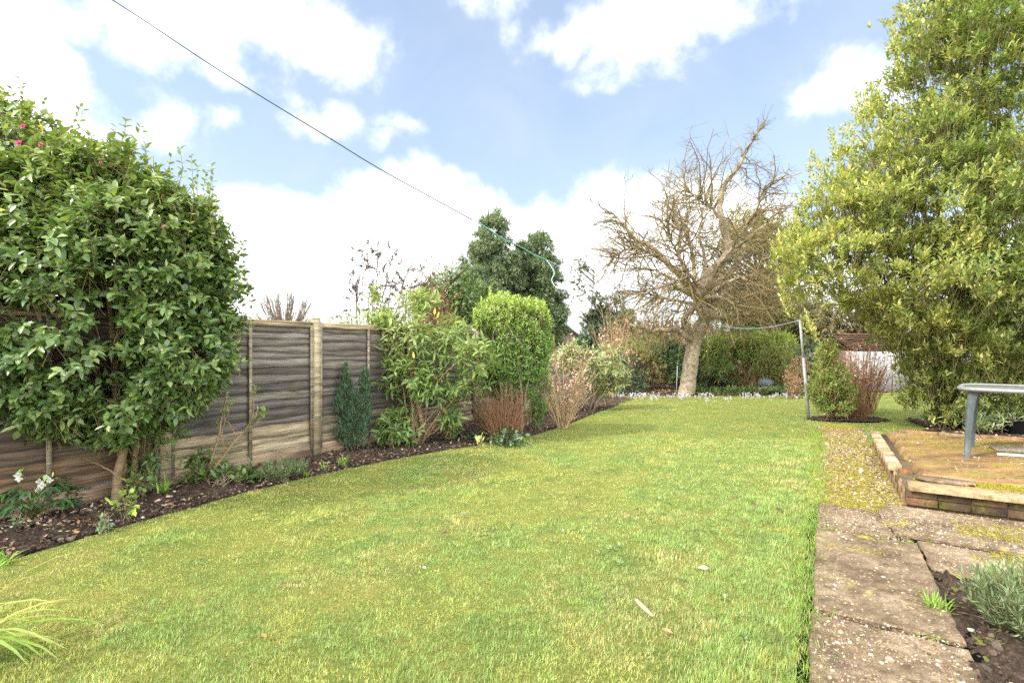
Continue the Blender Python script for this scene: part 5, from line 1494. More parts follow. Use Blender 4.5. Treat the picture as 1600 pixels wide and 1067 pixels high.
# timber stump and stakes
mb = MB(); b = P(948, 617, 15.2); q = poly([(b[0] + .04, 15.2, -.03), (b[0] + .02, 15.2, .12), (b[0] - .02, 15.2, .45), (b[0] - .05, 15.2, .8), (b[0] - .08, 15.2, 1.0)], 12); tubes(mb, q[None], np.interp(np.linspace(0, 1, 12), [0, .12, .4, 1], [.27, .2, .14, .085])[None] * (1 + rng.normal(0, .05, (1, 12))), 12, (1.5, 1.35, .85)); tag(mb.build('tree_stump', M['stem'], None, True), 'slender yellowish dead trunk stump at the far end of the left bed', 'stump')
mb = MB(); b = P(981, 606, 16.6); tube(mb, [(b[0], 16.6, 0), (b[0] + .02, 16.6, .5), (b[0] + .05, 16.6, 1.02)], .05, .045, 8, (1.2, 1.0, .7)); tag(mb.build('wooden_stake', M['stem'], None, True), 'short brown wooden stake among the far hedge shrubs, right of the stump', 'stake')
mb = MB(); b = P(1016, 560, 18.6); tube(mb, [(b[0], 18.6, 0), (b[0], 18.6, 1.0), (b[0] - .02, 18.6, 1.75)], .085, .08, 8, (1.9, 1.75, 1.4)); tag(mb.build('wooden_post', M['straw'], None, True), 'whitish weathered post standing in the back hedge left of the apple tree', 'post')
mb = MB(); b = G(1057, 615); tube(mb, [(b[0], b[1], 0), (b[0] + .03, b[1], .9)], .018, .014, 6, (.42, .45, .42)); tag(mb.build('garden_cane', M['plastic'], None, True), 'thin grey-green cane stuck in the ground left of the apple trunk', 'cane')

BRN = [(.22, .16, .09), (.28, .2, .11), (.17, .13, .07), (.2, .18, .08)]
# --- back boundary planting
shrub('hedge_bush', 'tangled brown and olive hedge bush between the stump and the apple trunk', 'shrub', P(1010, 612, 17.6) * (1, 1, 0), [E(1005, 575, 17.6, .9, .6, .75), E(1030, 560, 17.9, .8, .6, .85), E(985, 560, 17.8, .6, .5, .6)], 1000, 5, .075, .03, colf([(.28, .23, .11), (.22, .23, .085), (.34, .27, .14), (.17, .19, .07)]), 'leaf_matt', seed=91, stems=30, r0=.022, gap=.43)
shrub('hedge_bush', 'yellow-green leafy hedge bush above the brown tangle, left of the white post', 'shrub', P(1000, 612, 18.4) * (1, 1, 0), [E(1000, 540, 18.4, .8, .5, .45), E(985, 552, 18.2, .6, .5, .4), E(1018, 545, 18.5, .5, .5, .5)], 520, 5, .09, .035, colf([(.2, .25, .07), (.26, .28, .09), (.15, .2, .06)]), seed=92, stems=10)
shrub('dark_laurel', 'dark glossy laurel bush directly left of the apple trunk', 'shrub', P(1060, 610, 17.4) * (1, 1, 0), [E(1055, 560, 17.4, .62, .6, .62), E(1040, 550, 17.5, .5, .5, .5), E(1068, 585, 17.3, .6, .5, .55)], 800, 5, .085, .042, colf([(.05, .095, .035), (.07, .13, .042), (.10, .17, .055)]), 'leaf_glossy', seed=93, stems=8)
shrub('dark_laurel', 'blackish green ivy clad bush directly right of the apple trunk', 'shrub', P(1105, 612, 17.0) * (1, 1, 0), [E(1102, 585, 17.0, .55, .6, .75), E(1095, 560, 17.2, .55, .5, .6), E(1112, 600, 17.0, .5, .5, .4)], 900, 5, .075, .045, colf([(.025, .05, .02), (.035, .07, .025), (.05, .09, .03)]), 'leaf_glossy', seed=94, stems=8)
# spreading mahonia like shrub with long leaflets
shrub('spreading_shrub', 'broad spreading evergreen with long drooping leaf fans right of the apple tree', 'shrub', P(1168, 612, 16.6) * (1, 1, 0), [E(1168, 530, 17.0, 1.45, .9, .42), E(1125, 545, 16.8, .75, .7, .45), E(1205, 535, 17, .8, .8, .42), E(1120, 570, 16.4, .55, .5, .38), E(1185, 555, 16.5, .7, .6, .3), E(1145, 590, 16.5, .3, .3, .3)], 820, 9, .17, .035, topcolf([(.10, .15, .05), (.13, .18, .06)], [(.24, .29, .085), (.28, .32, .1), (.18, .23, .07)], .9, 1.8), 'leaf', LEAF5, (55, 100), droop=.35, stems=26, r0=.045, stem_mat='stem', seed=95, gap=.4, up=.9, out=.4, scol=(.9, .85, .6), spread=.2)
shrub('olive_shrub', 'upright feathery olive green bush behind the clothes pole', 'shrub', P(1212, 612, 16.0) * (1, 1, 0), [E(1212, 565, 16.0, .62, .5, .7), E(1195, 570, 16.0, .4, .4, .5), E(1230, 575, 15.9, .4, .4, .55)], 1000, 6, .085, .014, colf([(.18, .2, .07), (.24, .25, .09), (.14, .17, .06)]), 'leaf_matt', LEAF4, (15, 50), up=1.1, out=.4, seed=96, stems=12, scol=(.8, .8, .5))
shrub('ground_ivy', 'low trailing green cover under the spreading evergreen, behind the crocuses', 'ground cover', P(1150, 615, 15.9) * (1, 1, 0), [E(1110, 613, 15.8, .8, .3, .16), E(1150, 612, 15.8, .9, .35, .2), E(1200, 610, 15.8, .9, .35, .22), E(1085, 612, 15.9, .5, .3, .18), E(1235, 612, 15.6, .5, .3, .15)], 700, 5, .08, .04, colf([(.05, .09, .03), (.08, .13, .04), (.12, .17, .06)]), seed=97, stems=6, gap=.3, zmin=.02)
shrub('red_stemmed_shrub', 'reddish brown twiggy bush just left of the pole, half bare', 'shrub', P(1240, 622, 14.6) * (1, 1, 0), [E(1242, 595, 14.6, .35, .35, .45), E(1250, 575, 14.8, .3, .3, .4)], 260, 4, .06, .025, colf([(.34, .2, .12), (.4, .26, .17), (.24, .22, .09)]), 'dry', seed=98, stems=30, r0=.012, stem_mat='rust')
mb = MB(); c = P(1196, 594, 15.9); V0, Fc = ico()
bm = bmesh.new(); bmesh.ops.create_icosphere(bm, subdivisions=3, radius=1); V0 = np.array([v.co[:] for v in bm.verts]); Fc = [tuple(v.index for v in f.verts) for f in bm.faces]; bm.free()
V = V0 * np.array((.24, .2, .16)) * (1 + (fbm(V0 * 1.6 + 5, 3, 3)[:, None] - .5) * .35) + np.array((c[0], c[1], .37)); mb.block(V[None], Fc, np.array((.13, .16, .175))[None])
tag(mb.build('boulder', M['stone'], None, True), 'blue-grey rounded boulder raised among shrubs right of the spreading evergreen', 'boulder')
mb = MB()
for i, (x, w) in enumerate(((-.42, .34), (-.05, .36), (.33, .36))): mb.box((c[0] + x + .1, c[1] - .05, .1 + .05 * (i % 2)), (w, .32, .26 - .03 * i), None, (.36 - .03 * i, .23, .15))
tag(mb.build('rockery_wall', M['stone'], None), 'low reddish stone edging supporting the blue-grey boulder', 'low wall')

# small evergreen by the path and its dead neighbours
shrub('young_evergreen', 'small yellow-green bush on a single short trunk right of the clothes pole', 'shrub', G(1297, 655), [E(1298, 595, 10.2, .42, .4, .55), E(1292, 550, 10.2, .22, .25, .32), E(1285, 610, 10.1, .34, .35, .36), E(1318, 615, 10.1, .36, .35, .36), E(1305, 630, 10.0, .36, .3, .2)], 820, 6, .068, .026, topcolf([(.12, .18, .04), (.16, .21, .05)], [(.25, .29, .07), (.21, .26, .06), (.3, .31, .1)], .5, 1.5), 'leaf', phi=(40, 85), stems=16, r0=.028, stem_mat='rust', spread=.02, gap=.4, gscale=4, seed=101)
twiggy('withered_hydrangea', 'large withered pinkish brown bush behind the small yellow-green one', P(1345, 640, 11.2) * (1, 1, 0), 150, 1.55, .62, 'stem', (1.0, .75, .62), K=7, rr=.006, fan=.6, fork=3, leafcols=[(.46, .25, .15), (.52, .33, .22), (.36, .2, .12), (.58, .42, .3)], ln=800, lsz=.07, top=.45)
twiggy('cut_stems', 'short bundle of cut reddish brown stems in the round soil patch', G(1340, 656), 110, .42, .26, 'rust', (1.25, 1.0, .85), rr=.006, fan=.45, fork=1, cat='dead plant')

# --- clothes pole and washing lines
pb_ = G(1264, 655); pt_ = P(1250, 500, 10.25)
t_pole = thing('clothes_pole', 'thin grey metal washing line pole leaning slightly at the lawn edge', 'pole', pb_)
mb = MB(); tube(mb, [pb_ + (0, 0, -.05), pb_ + (pt_ - pb_) * .62], .031, .031, 12, (.30, .285, .28)); mb.build('lower_pole', M['metal'], t_pole, True)
mb = MB(); tube(mb, [pb_ + (pt_ - pb_) * .60, pt_], .026, .026, 12, (.36, .345, .34)); mb.build('upper_pole', M['metal'], t_pole, True)
mb = MB(); tube(mb, [pt_ - (.06, 0, .03), pt_ + (.03, 0, -.03)], .012, .012, 8, (.2, .2, .2)); mb.build('line_hook', M['metal'], t_pole, True)
knot_tree = P(1103, 500, AY - .22)


def sagline(a, b, sag, K=40):
    u = np.linspace(0, 1, K); q = a[None] * (1 - u[:, None]) + b[None] * u[:, None]; q[:, 2] -= sag * 4 * u * (1 - u); return q


ln = sagline(knot_tree, pt_, .22, 24)
t_l2 = thing('washing_line', 'slack blue-green washing line tied between the apple trunk and the pole', 'washing line', knot_tree)
mb = MB(); tubes(mb, ln[None, :17], np.full((1, 17), .0085), 6, (.16, .32, .38)); mb.build('plastic_cord', M['cord'], t_l2, True)
mb = MB(); tubes(mb, ln[None, 16:], np.full((1, 8), .007), 6, (.38, .38, .42)); mb.build('grey_cord', M['cord'], t_l2, True)
mb = MB(); aa = np.linspace(0, 6.283, 20); tubes(mb, np.stack([P(1098, 501, AY)[0] + .215 * np.cos(aa), AY + .215 * np.sin(aa), np.full(20, knot_tree[2]) + .02 * np.sin(aa)], 1)[None], np.full((1, 20), .011), 6, (.2, .36, .42)); mb.build('tied_loop', M['cord'], t_l2, True)
# the long line overhead: from the house behind the camera down to the apple tree
la = P(-60, -140, 3.2)
# pixel samples of the photo's line with depth growing along a straight plan line
lpx = [(-60, -138), (175, 0), (350, 115), (518, 218), (600, 268), (740, 345), (800, 380), (862, 410), (950, 452), (1028, 483), (1100, 499)]
XA, XB = la[:2], knot_tree[:2]


def on_plan(px, py):
    k = (px - 800) / F; d = XB - XA
    u = (k * XA[1] - XA[0]) / (d[0] - k * d[1]); xy = XA + d * u; return np.array((xy[0], xy[1], EYE - (py - HZ) / F * xy[1]))


L3 = np.array([on_plan(*p_) for p_ in lpx])
t_l1 = thing('washing_line', 'long thin overhead line, black then green, crossing the sky from upper left', 'washing line', L3[-1])
full = poly(L3, 80)
gx = [i for i in range(80) if full[i][0] / full[i][1] * F + 800 < 742][-1]; ge = [i for i in range(80) if full[i][0] / full[i][1] * F + 800 < 864][-1]
rr_ = lambda q, w: np.clip(q[:, 1] * w, .0028, .011)[None]
mb = MB(); q = full[:gx + 1]; tubes(mb, q[None], rr_(q, .00105), 6, (.06, .065, .07)); mb.build('black_cord', M['cord'], t_l1, True)
mb = MB(); q = full[gx:ge + 1]; q = q + np.stack([np.zeros(len(q)), np.zeros(len(q)), .012 * np.sin(np.arange(len(q)) * 1.3)], 1); tubes(mb, q[None], rr_(q, .00095), 6, (.16, .42, .32)); mb.build('green_cord', M['cord'], t_l1, True)
mb = MB(); q = full[ge:]; tubes(mb, q[None], np.full((1, len(q)), .0035), 5, (.5, .56, .6)); mb.build('pale_cord', M['cord'], t_l1, True)
mb = MB(); e = full[ge]; Ye = e[1]; q = poly([e, P(866, 425, Ye), P(862, 436, Ye), P(864, 443, Ye), P(868, 449, Ye)], 12); tubes(mb, q[None], np.full((1, 12), .009), 6, (.4, .55, .55)); mb.build('loose_end', M['cord'], t_l1, True)
kq = on_plan(518, 218); mb = MB(); clods(mb, np.array([kq, kq + (.03, .02, -.018)]), np.array([.013, .011]), (.05, .05, .055)); mb.build('knot', M['cord'], t_l1, True)

# --- things behind the garden
def tree_spray(name, label, base, ells, n, L, W, cols, seed, k=7, droop=.5, up=.1, out=.9, gap=.42, gscale=.9, shell=.3, phi=(10, 55), mat='needle', trunk=.2, cat='conifer', tm=LEAF4, top=None, inner=.5, rough=.3):
    t = thing(name, label, cat, base)
    pos, o = fill(ells, n, shell, gap, gscale, seed, inner, .3, rough)
    ax = nz(o * out + np.array((0, 0, up)) + rng.normal(0, .3, pos.shape))
    mb = MB(); rosettes(mb, pos, ax, k, L, W, colf(cols, None, .2), tm, phi, L * .12, droop); mb.build('foliage', M[mat], t)
    mb = MB(); zt = max(e[0][2] + e[1][2] * .7 for e in ells); tx = np.mean([e[0][:2] for e in ells], 0)
    tube(mb, [(base[0], base[1], -.05), ((base[0] + tx[0]) / 2, (base[1] + tx[1]) / 2, zt * .5), (tx[0], tx[1], zt)], trunk, trunk * .2, 9, (.8, .75, .7), K=8)
    j = rng.choice(len(pos), min(160, len(pos)), replace=False); hd_ = np.linalg.norm(pos[j, :2] - tx[:2], axis=1); b0 = np.column_stack([np.full(len(j), tx[0]), np.full(len(j), tx[1]), np.clip(pos[j, 2] - .9 * hd_, .3, zt)]); u = np.linspace(0, 1, 5)[None, :, None]
    tubes(mb, b0[:, None] * (1 - u) + pos[j][:, None] * u, np.broadcast_to(np.linspace(trunk * .25, trunk * .06, 5), (len(j), 5)), 4, (.8, .75, .7)); mb.build('trunk', M['dark_stem'], t, True)
    return t


CF = [(.10, .135, .07), (.135, .17, .085), (.175, .20, .105), (.075, .105, .055)]
gb_ = lambda px, Y: np.array(((px - 800) / F * Y, Y, 0))
CY = 30.0


def cone_ells(prof, Y, n, seed):
    """boughs of a conifer: (px, py, half width px) rows from the top down"""
    r_ = np.random.default_rng(seed); out = []
    pr = np.array(prof, float)
    for k in range(n):
        f = r_.uniform(0, 1) ** .75; py = pr[0, 1] + f * (pr[-1, 1] - pr[0, 1])
        cx = np.interp(py, pr[:, 1], pr[:, 0]); hw = np.interp(py, pr[:, 1], pr[:, 2])
        a = r_.uniform(0, 6.28); q = r_.uniform(.35, 1.0) * hw
        sz = r_.uniform(.24, .45) * (.55 + .45 * min(1, hw / 40))
        c = P(cx + math.cos(a) * q, py + r_.uniform(-4, 4), Y); c[1] += math.sin(a) * q / F * Y
        out.append((c, (sz * 1.15, sz * 1.15, sz * r_.uniform(.7, 1.3))))
    return out


tree_spray('conifer', 'tall dark green cypress with ragged pointed top, left of the pair', gb_(768, CY), cone_ells([(772, 330, 8), (772, 350, 22), (768, 375, 32), (766, 395, 40), (765, 420, 46), (762, 460, 54), (762, 500, 58), (765, 545, 55)], CY, 300, 5) + [E(766, 440, CY, 1.2, 1.0, 2.0), E(770, 380, CY, .5, .5, 1.2)], 19000, .17, .036, CF, 111, gap=.36, droop=.8, up=.0, rough=.3, inner=.75, shell=.35)
tree_spray('conifer', 'dark green cypress with broken outline, right of the pair', gb_(838, CY + 1.5), cone_ells([(834, 362, 10), (836, 380, 28), (832, 400, 40), (834, 425, 46), (840, 455, 48), (843, 480, 48), (846, 510, 40), (846, 545, 36)], CY + 1.5, 320, 6) + [E(840, 450, CY + 1.5, .9, .9, 1.9), E(808, 450, CY + 1, 1.0, .8, 1.6), E(805, 420, CY + 1, .7, .7, .9), E(836, 400, CY + 1.5, .5, .5, 1.0)], 19000, .17, .036, [(.085, .115, .06), (.11, .145, .07), (.145, .17, .085)], 112, gap=.36, droop=.7, rough=.3, inner=.75, shell=.35)
tree_spray('dark_hedge', 'dark evergreen hedge at the far end of the garden behind the spreading shrub', gb_(1180, 20), [E(1100, 575, 20, 1.3, .7, 1.0), E(1150, 575, 20, 1.4, .7, 1.1), E(1205, 575, 20, 1.4, .7, 1.1), E(1260, 572, 20, 1.4, .7, 1.2), E(1310, 575, 19.5, 1.0, .6, 1.0)], 1500, .13, .055, [(.06, .085, .035), (.085, .115, .045), (.10, .10, .05)], 146, gap=.3, droop=.2, cat='hedge', mat='leaf', tm=LEAF5, k=6, phi=(35, 90), trunk=.05)
tree_spray('ivy_tree', 'rounded mid green ivy covered tree in front of the cypress pair', gb_(705, 22), [E(705, 450, 22, 1.3, 1.1, 1.0), E(730, 470, 22, 1.1, 1.0, 1.0), E(680, 470, 22, 1.0, 1.0, .9), E(700, 520, 22, 1.8, 1.2, 1.3)], 2600, .12, .06, [(.07, .11, .035), (.1, .15, .045), (.12, .17, .055)], 113, k=5, droop=.2, up=.3, gap=.36, mat='leaf', phi=(40, 90), cat='tree', tm=LEAF5)
twiggy('purple_shrub', 'pointed brownish purple shrub tips showing above the rhododendron', gb_(672, 14), 60, 3.6, .8, 'rust', (.7, .5, .45), K=7, rr=.012, fan=.7, fork=5, leafcols=[(.22, .12, .09), (.28, .16, .1), (.2, .17, .07)], ln=1500, lsz=.10, top=.2, lmat='dry')
twiggy('brown_tree', 'brownish pointed tree top left of the tall cypress', gb_(697, 25), 60, 5.9, 1.1, 'dark_stem', (.9, .8, .6), K=7, rr=.02, fan=.8, fork=4, leafcols=[(.12, .12, .05), (.16, .14, .06)], ln=1600, lsz=.16, top=.3, lmat='leaf_matt', cat='tree')

# far bare dome tree beyond the fence
fb = gb_(446, 42); t_fb = thing('bare_tree', 'distant bare tree with rounded fan of fine twigs above the fence', 'tree', fb)
mb = MB(); n = 80; a = rng.uniform(0, 6.28, n); q = np.sqrt(rng.uniform(0, 1, n)); rx = 2.6
tip = fb + np.stack([np.cos(a) * q * rx, np.sin(a) * q * rx, 3.3 + 2.9 * np.sqrt(np.clip(1 - q ** 2, 0.02, 1))], 1)
b0 = np.repeat((fb + (0, 0, 2.0))[None], n, 0); u = np.linspace(0, 1, 8)[None, :, None]; mid = b0 * .5 + tip * .5; mid[:, :2] = b0[:, :2] * .35 + tip[:, :2] * .65
Pn = (1 - u) ** 2 * b0[:, None] + 2 * u * (1 - u) * mid[:, None] + u ** 2 * tip[:, None]; tubes(mb, Pn, np.broadcast_to(np.linspace(.035, .014, 8), (n, 8)), 4, (1.7, 1.6, 1.55))
m = 1200; s0, tg = spawn(Pn, m, .3, 1); b1 = grow(s0, nz(tg + rdir(m) * .35), rng.uniform(.3, .9, m), 5, .1, .05); tubes(mb, b1, np.broadcast_to(np.linspace(.014, .010, 5), (m, 5)), 3, (1.7, 1.6, 1.55)); mb.build('twigs', M['bark'], t_fb, True)
mb = MB(); tube(mb, [fb + (0, 0, -.1), fb + (0, 0, 2.2)], .3, .2, 9); mb.build('trunk', M['bark'], t_fb, True)
# climber sprigs over the fence
shrub('climber', 'green leaf sprigs of a neighbouring plant peeping over the fence top', 'plant', TS(5.2, FS - .55, 0), [E(500, 502, 7.7, .3, .2, .18), E(528, 502, 8.0, .32, .2, .14), E(545, 510, 8.0, .25, .2, .2), E(525, 560, 8.1, .5, .2, .6)], 130, 5, .055, .022, colf([(.15, .21, .05), (.2, .25, .07)]), seed=121, stems=14, r0=.012, twl=.2)
# gabled outbuilding far behind the hedge
hx = gb_(885, 40); t_ho = thing('house', 'brick gable end with dark tiled roof glimpsed beyond the back hedge', 'house', hx)
hw, he, ha, hd = 1.9, 1.9, 3.35, 9.0
mb = MB(); V = np.array([(hx[0] + x, hx[1] + y, z) for y in (0, hd) for x, z in ((-hw, 0), (hw, 0), (hw, he), (0, ha - .06), (-hw, he))]); mb.block(V[None], [(0, 1, 2, 3, 4), (9, 8, 7, 6, 5), (1, 6, 7, 2), (0, 4, 9, 5)], np.array((.24, .18, .155))[None]); mb.build('wall', M['brick'], t_ho)
mb = MB()
for sgn in (-1, 1):
    ex = hw + .3; ez = he - .25
    p0 = [(hx[0], hx[1] - .25, ha + .03), (hx[0] + sgn * ex, hx[1] - .25, ez), (hx[0] + sgn * ex, hx[1] + hd + .2, ez), (hx[0], hx[1] + hd + .2, ha + .03)]
    V = np.array(p0 + [(x, y, z - .12) for x, y, z in p0]); mb.block(V[None], [(0, 1, 2, 3), (7, 6, 5, 4), (0, 4, 5, 1), (1, 5, 6, 2), (2, 6, 7, 3)], np.array((.16, .11, .09))[None])
mb.build('roof', M['tile'], t_ho)
mb = MB()
for sgn in (-1, 1): tube(mb, [(hx[0], hx[1] - .28, ha - .02), (hx[0] + sgn * (hw + .3), hx[1] - .28, he - .3)], .07, .07, 4, (.22, .2, .2))
mb.build('bargeboard', M['paint'], t_ho)

# dark tree left of the apple
tree_spray('dark_evergreen', 'dark blue-green bushy conifer left of the apple tree', gb_(945, 22), [E(945, 510, 22, 1.0, .9, 1.0), E(925, 525, 22, .75, .8, .8), E(965, 500, 22, .7, .7, .8), E(975, 530, 22, .6, .7, .6), E(938, 545, 22, .8, .8, .5)], 5200, .15, .04, [(.08, .115, .07), (.10, .14, .085), (.13, .165, .09)], 131, gap=.4, droop=.35)
tree_spray('thin_tree', 'thin sparse leafed sapling tree poking above the dark conifer', gb_(918, 21.5), [E(905, 440, 21.5, .55, .5, 1.0), E(912, 415, 21.5, .3, .3, .5), E(940, 460, 21.5, .7, .6, .7), E(965, 470, 21.5, .45, .5, .55), E(925, 490, 21.5, .7, .6, .6)], 420, .12, .06, [(.075, .085, .045), (.1, .11, .05), (.055, .07, .04)], 132, k=5, up=.5, droop=.2, gap=.5, gscale=2.2, mat='leaf_matt', phi=(30, 85), trunk=.045, cat='tree', tm=LEAF5, shell=.5)
twiggy('pale_sapling', 'whitish bare twiggy sapling in front of the dark conifer', P(958, 606, 19) * (1, 1, 0), 26, 3.2, .8, 'straw', (1.05, 1.0, .95), K=8, rr=.016, fan=.85, fork=7)
# brown hedge and olive trees behind the apple
twiggy('beech_hedge', 'tall tan winter hedge behind the apple tree on its left', gb_(1010, 20.5), 260, 2.75, 1.6, 'stem', (.9, .78, .6), K=6, rr=.018, fan=.25, fork=3, leafcols=[(.34, .25, .13), (.42, .31, .17), (.26, .2, .1), (.2, .2, .08)], ln=5200, lsz=.11, top=.1, cat='hedge')
twiggy('beech_hedge', 'tan winter hedge directly behind the apple trunk', gb_(1075, 21), 220, 2.7, 1.6, 'stem', (.85, .75, .6), K=6, rr=.018, fan=.25, fork=3, leafcols=[(.3, .23, .11), (.36, .27, .14), (.2, .19, .08), (.13, .15, .06)], ln=4600, lsz=.11, top=.1, cat='hedge')
OL = [(.22, .20, .08), (.27, .24, .10), (.18, .175, .07), (.15, .155, .06)]
tree_spray('olive_brown_tree', 'big olive-brown tree behind the right half of the apple crown', gb_(1190, 24), [E(1185, 420, 24, 2.4, 1.5, 2.2), E(1215, 380, 24, 1.3, 1.2, 1.4), E(1170, 370, 24, 1.2, 1.2, 1.3), E(1225, 450, 24, 1.7, 1.4, 1.8), E(1150, 460, 24, 1.7, 1.3, 1.5)], 4300, .2, .05, OL, 141, gap=.42, droop=.3, cat='tree', mat='leaf_matt')
tree_spray('olive_brown_tree', 'second olive-brown tree, low behind the spreading evergreen', gb_(1200, 22), [E(1150, 515, 22, 1.6, 1.1, 1.0), E(1205, 505, 22, 1.6, 1.1, 1.2), E(1250, 500, 22, 1.4, 1.1, 1.2)], 2600, .16, .05, [(.12, .125, .05), (.17, .155, .065), (.09, .095, .045)], 142, gap=.38, droop=.3, cat='tree', mat='leaf_matt')
tree_spray('olive_brown_tree', 'brown twiggy tree behind the gap right of the clothes pole', gb_(1320, 21), [E(1310, 505, 21, 1.6, 1.0, .75), E(1360, 500, 21, 1.5, 1.0, .8), E(1410, 500, 21, 1.4, 1.0, .9), E(1285, 530, 21, 1.0, .9, .7)], 1900, .16, .05, [(.17, .14, .065), (.22, .17, .085), (.12, .11, .05)], 143, gap=.42, droop=.3, cat='tree', mat='leaf_matt')
tree_spray('dark_hedge', 'dark green hedge behind the bay tree at the right edge', gb_(1560, 17.5), [E(1480, 520, 17.5, 1.6, .9, 1.6), E(1560, 500, 17.5, 1.7, .9, 2.0), E(1650, 500, 17.5, 1.9, .9, 2.2), E(1740, 520, 17.5, 1.6, .9, 1.8)], 2600, .14, .06, [(.04, .06, .025), (.06, .09, .035), (.085, .115, .045)], 144, gap=.36, droop=.2, cat='hedge', mat='leaf', tm=LEAF5, k=6, phi=(35, 90))
shrub('low_bush', 'low grey-green leafy plants behind the patio, right of the table leg', 'plant', G(1560, 670), [E(1545, 655, 8.4, .5, .3, .16), E(1580, 645, 8.6, .5, .3, .2), E(1520, 650, 8.7, .25, .25, .2)], 160, 6, .11, .028, colf([(.2, .24, .11), (.14, .19, .08), (.3, .3, .2)]), seed=145, stems=6, up=.9)

# pale fence at the far right and the tiled roof above it
t_pf = thing('pale_fence', 'pale grey painted board fence seen through the gap under the bay tree', 'fence', gb_(1385, 17.2))
pfx0, pfx1, pfy = (1322 - 800) / F * 17.2, (1560 - 800) / F * 17.2, 17.2
x = pfx0; mb = MB()
while x < pfx1:
    mb.box((x + .07, pfy + random.uniform(-.004, .004), .68), (.132, .022, 1.36 + random.uniform(-.012, .012)), None, np.array((.44, .42, .41)) * random.uniform(.88, 1.08)); x += .14
mb.build('boards', M['paint'], t_pf)
mb = MB(); mb.box(((pfx0 + pfx1) / 2, pfy + .035, .35), (pfx1 - pfx0, .04, .08), None, (.42, .4, .4)); mb.box(((pfx0 + pfx1) / 2, pfy + .035, 1.1), (pfx1 - pfx0, .04, .08), None, (.42, .4, .4)); mb.build('rail', M['paint'], t_pf)
t_sh = thing('shed', 'low brown tiled shed roof behind the pale fence', 'shed', gb_(1400, 19.5))
sx0, sx1 = (1325 - 800) / F * 18.5, (1600 - 800) / F * 18.5
mb = MB()
for i in range(9):
    z0 = 1.42 + i * .072; y0 = 18.2 + i * .16; col = np.array((.21, .13, .085)) * random.uniform(.7, 1.2)
    xx = sx0
    while xx < sx1:
        w = .26; mb.box((xx + w / 2, y0 + .09, z0 + .03 + random.uniform(-.006, .006)), (w - .012, .2, .035), None, col * random.uniform(.75, 1.25)); xx += w
V = np.array([(sx0, 18.22, 1.40), (sx1, 18.22, 1.40), (sx1, 19.75, 2.06), (sx0, 19.75, 2.06)]); mb.block(V[None], [(0, 1, 2, 3)], np.array((.12, .075, .05))[None])
mb.build('roof', M['tile'], t_sh)
mb = MB(); mb.box(((sx0 + sx1) / 2, 19.0, .69), (sx1 - sx0 - .2, 1.3, 1.38), None, (.25, .18, .13)); mb.build('wall', M['tile'], t_sh)

# --- crocuses under the apple tree
def crocus_proto():
    r = thing('crocus', 'tiny pale lilac crocus in the drift across the far lawn under the apple tree', 'flower', (0, 0, 0), 'crocuses under the apple tree')
    mb = MB(); tube(mb, [(0, 0, -.01), (0, 0, .05)], .006, .006, 5, (.5, .5, .42)); mb.build('stem', M['petal'], r)
    mb = MB()
    for k in range(6):
        a = k * 1.047; d = np.array([(math.cos(a) * .3, math.sin(a) * .3, 1)]); leaves(mb, np.array([(0, 0, .045)]), d, np.array([(-math.cos(a), -math.sin(a), .3)]), .075, .034, np.array([(.8, .76, .82)]) * (1 if k % 2 else .93), LEAF5)
    mb.build('petals', M['petal'], r)
    return r


cp = crocus_proto(); spots = []
while len(spots) < 250:
    px = rng.uniform(955, 1265); dens = 1 - abs(px - 1110) / 240
    py = rng.uniform(617, 619) + abs(rng.normal(0, 4.5))
    if rng.uniform() > .35 + .65 * dens or py > 634: continue
    g = G(px, py)
    if math.hypot(g[0] - ap_base[0], g[1] - ap_base[1]) < .42: continue
    if vnoise(np.array([[px * .06, py * .1, 0]]), 4)[0] < .28: continue
    spots.append(g)
for i, g in enumerate(spots):
    if i == 0: cp.location = tuple(g)
    else: dup(cp, g, random.uniform(0, 6), random.uniform(.6, 1.05))

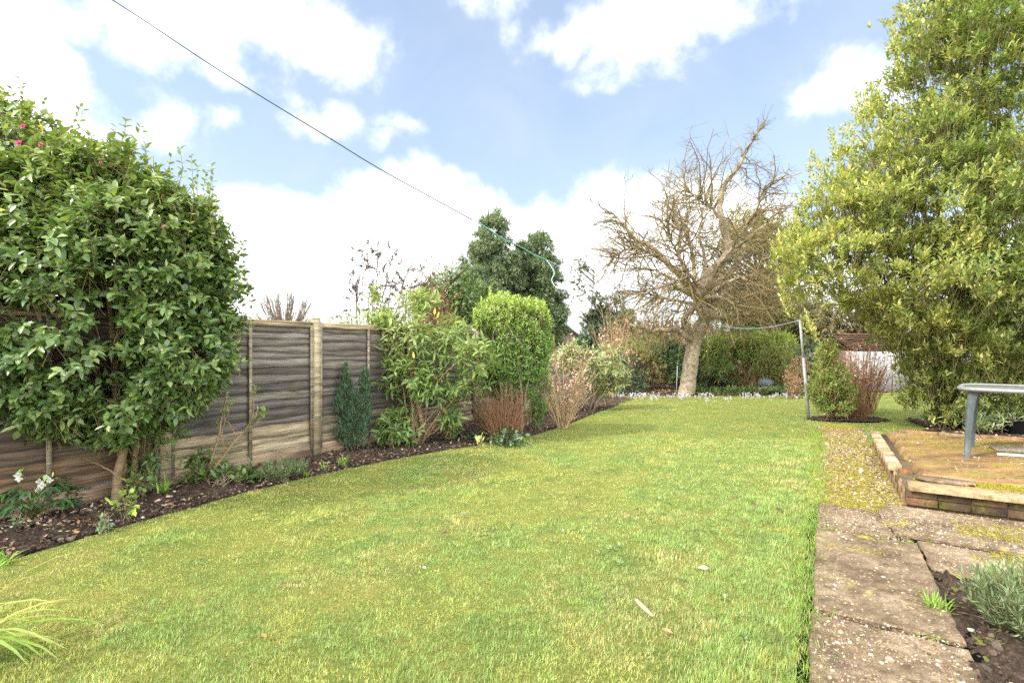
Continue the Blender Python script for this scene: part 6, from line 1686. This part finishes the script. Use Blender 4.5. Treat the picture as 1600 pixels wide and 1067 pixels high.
# --- odds and ends on the lawn
a_, b_ = G(992, 945), G(1020, 971); mb = MB(); q = poly([a_ + (0, 0, .035), (a_ + b_) / 2 + (0, 0, .032), b_ + (0, 0, .03)], 9); tubes(mb, q[None], np.interp(np.linspace(0, 1, 9), [0, .1, .5, .9, 1], [.003, .011, .013, .007, .002])[None], 8, (1.25, 1.2, 1.15))
tag(mb.build('stick', M['straw'], None, True), 'pale pointed splinter of wood lying on the near lawn', 'stick')


def fallen(name, label, px, py, size, col, group=None):
    g = G(px, py) + (0, 0, .032); mb = MB(); a = random.uniform(0, 6.28)
    leaves(mb, g[None], np.array([(math.cos(a), math.sin(a), .15)]), np.array([(random.uniform(-.4, .4), random.uniform(-.4, .4) - .3, 1)]), size, size * .5, np.array([col]), LEAF8)
    return tag(mb.build(name, M['dry']), label, 'leaf', group)


fallen('fallen_leaf', 'tan fallen leaf standing in the grass above the wood splinter', 1107, 895, .07, (.55, .4, .22))
fallen('fallen_leaf', 'dark purple curled leaf alone in the middle of the lawn', 700, 838, .06, (.09, .04, .035))
fallen('fallen_leaf', 'rust brown leaf shape standing in for a dried grass patch below the wood splinter', 1034, 992, .06, (.32, .2, .1))  # leaf-shaped stand-in for a patch of dried brown grass
fallen('fallen_leaf', 'small white petal on the left middle lawn', 661, 893, .03, (.75, .74, .7))
fallen('fallen_leaf', 'orange-red leaf scrap low on the left lawn', 417, 1004, .035, (.36, .14, .06))
fallen('fallen_leaf', 'dark dead leaf on the right lawn near the path', 1211, 800, .07, (.07, .05, .04))
for px, py in ((845, 720), (952, 691), (1042, 690), (1163, 717), (895, 776), (1020, 817), (820, 785), (1223, 687), (1120, 726), (735, 764), (905, 800), (998, 800), (530, 810), (575, 798), (640, 790), (720, 745), (820, 745), (447, 918), (1185, 796), (870, 704), (1250, 735)):
    fallen('fallen_leaf', 'tiny dark dead leaf scrap scattered in the lawn grass', px, py, .05, random.choice([(.08, .055, .04), (.16, .1, .06), (.12, .07, .05)]), 'dead leaf scraps scattered on the lawn')
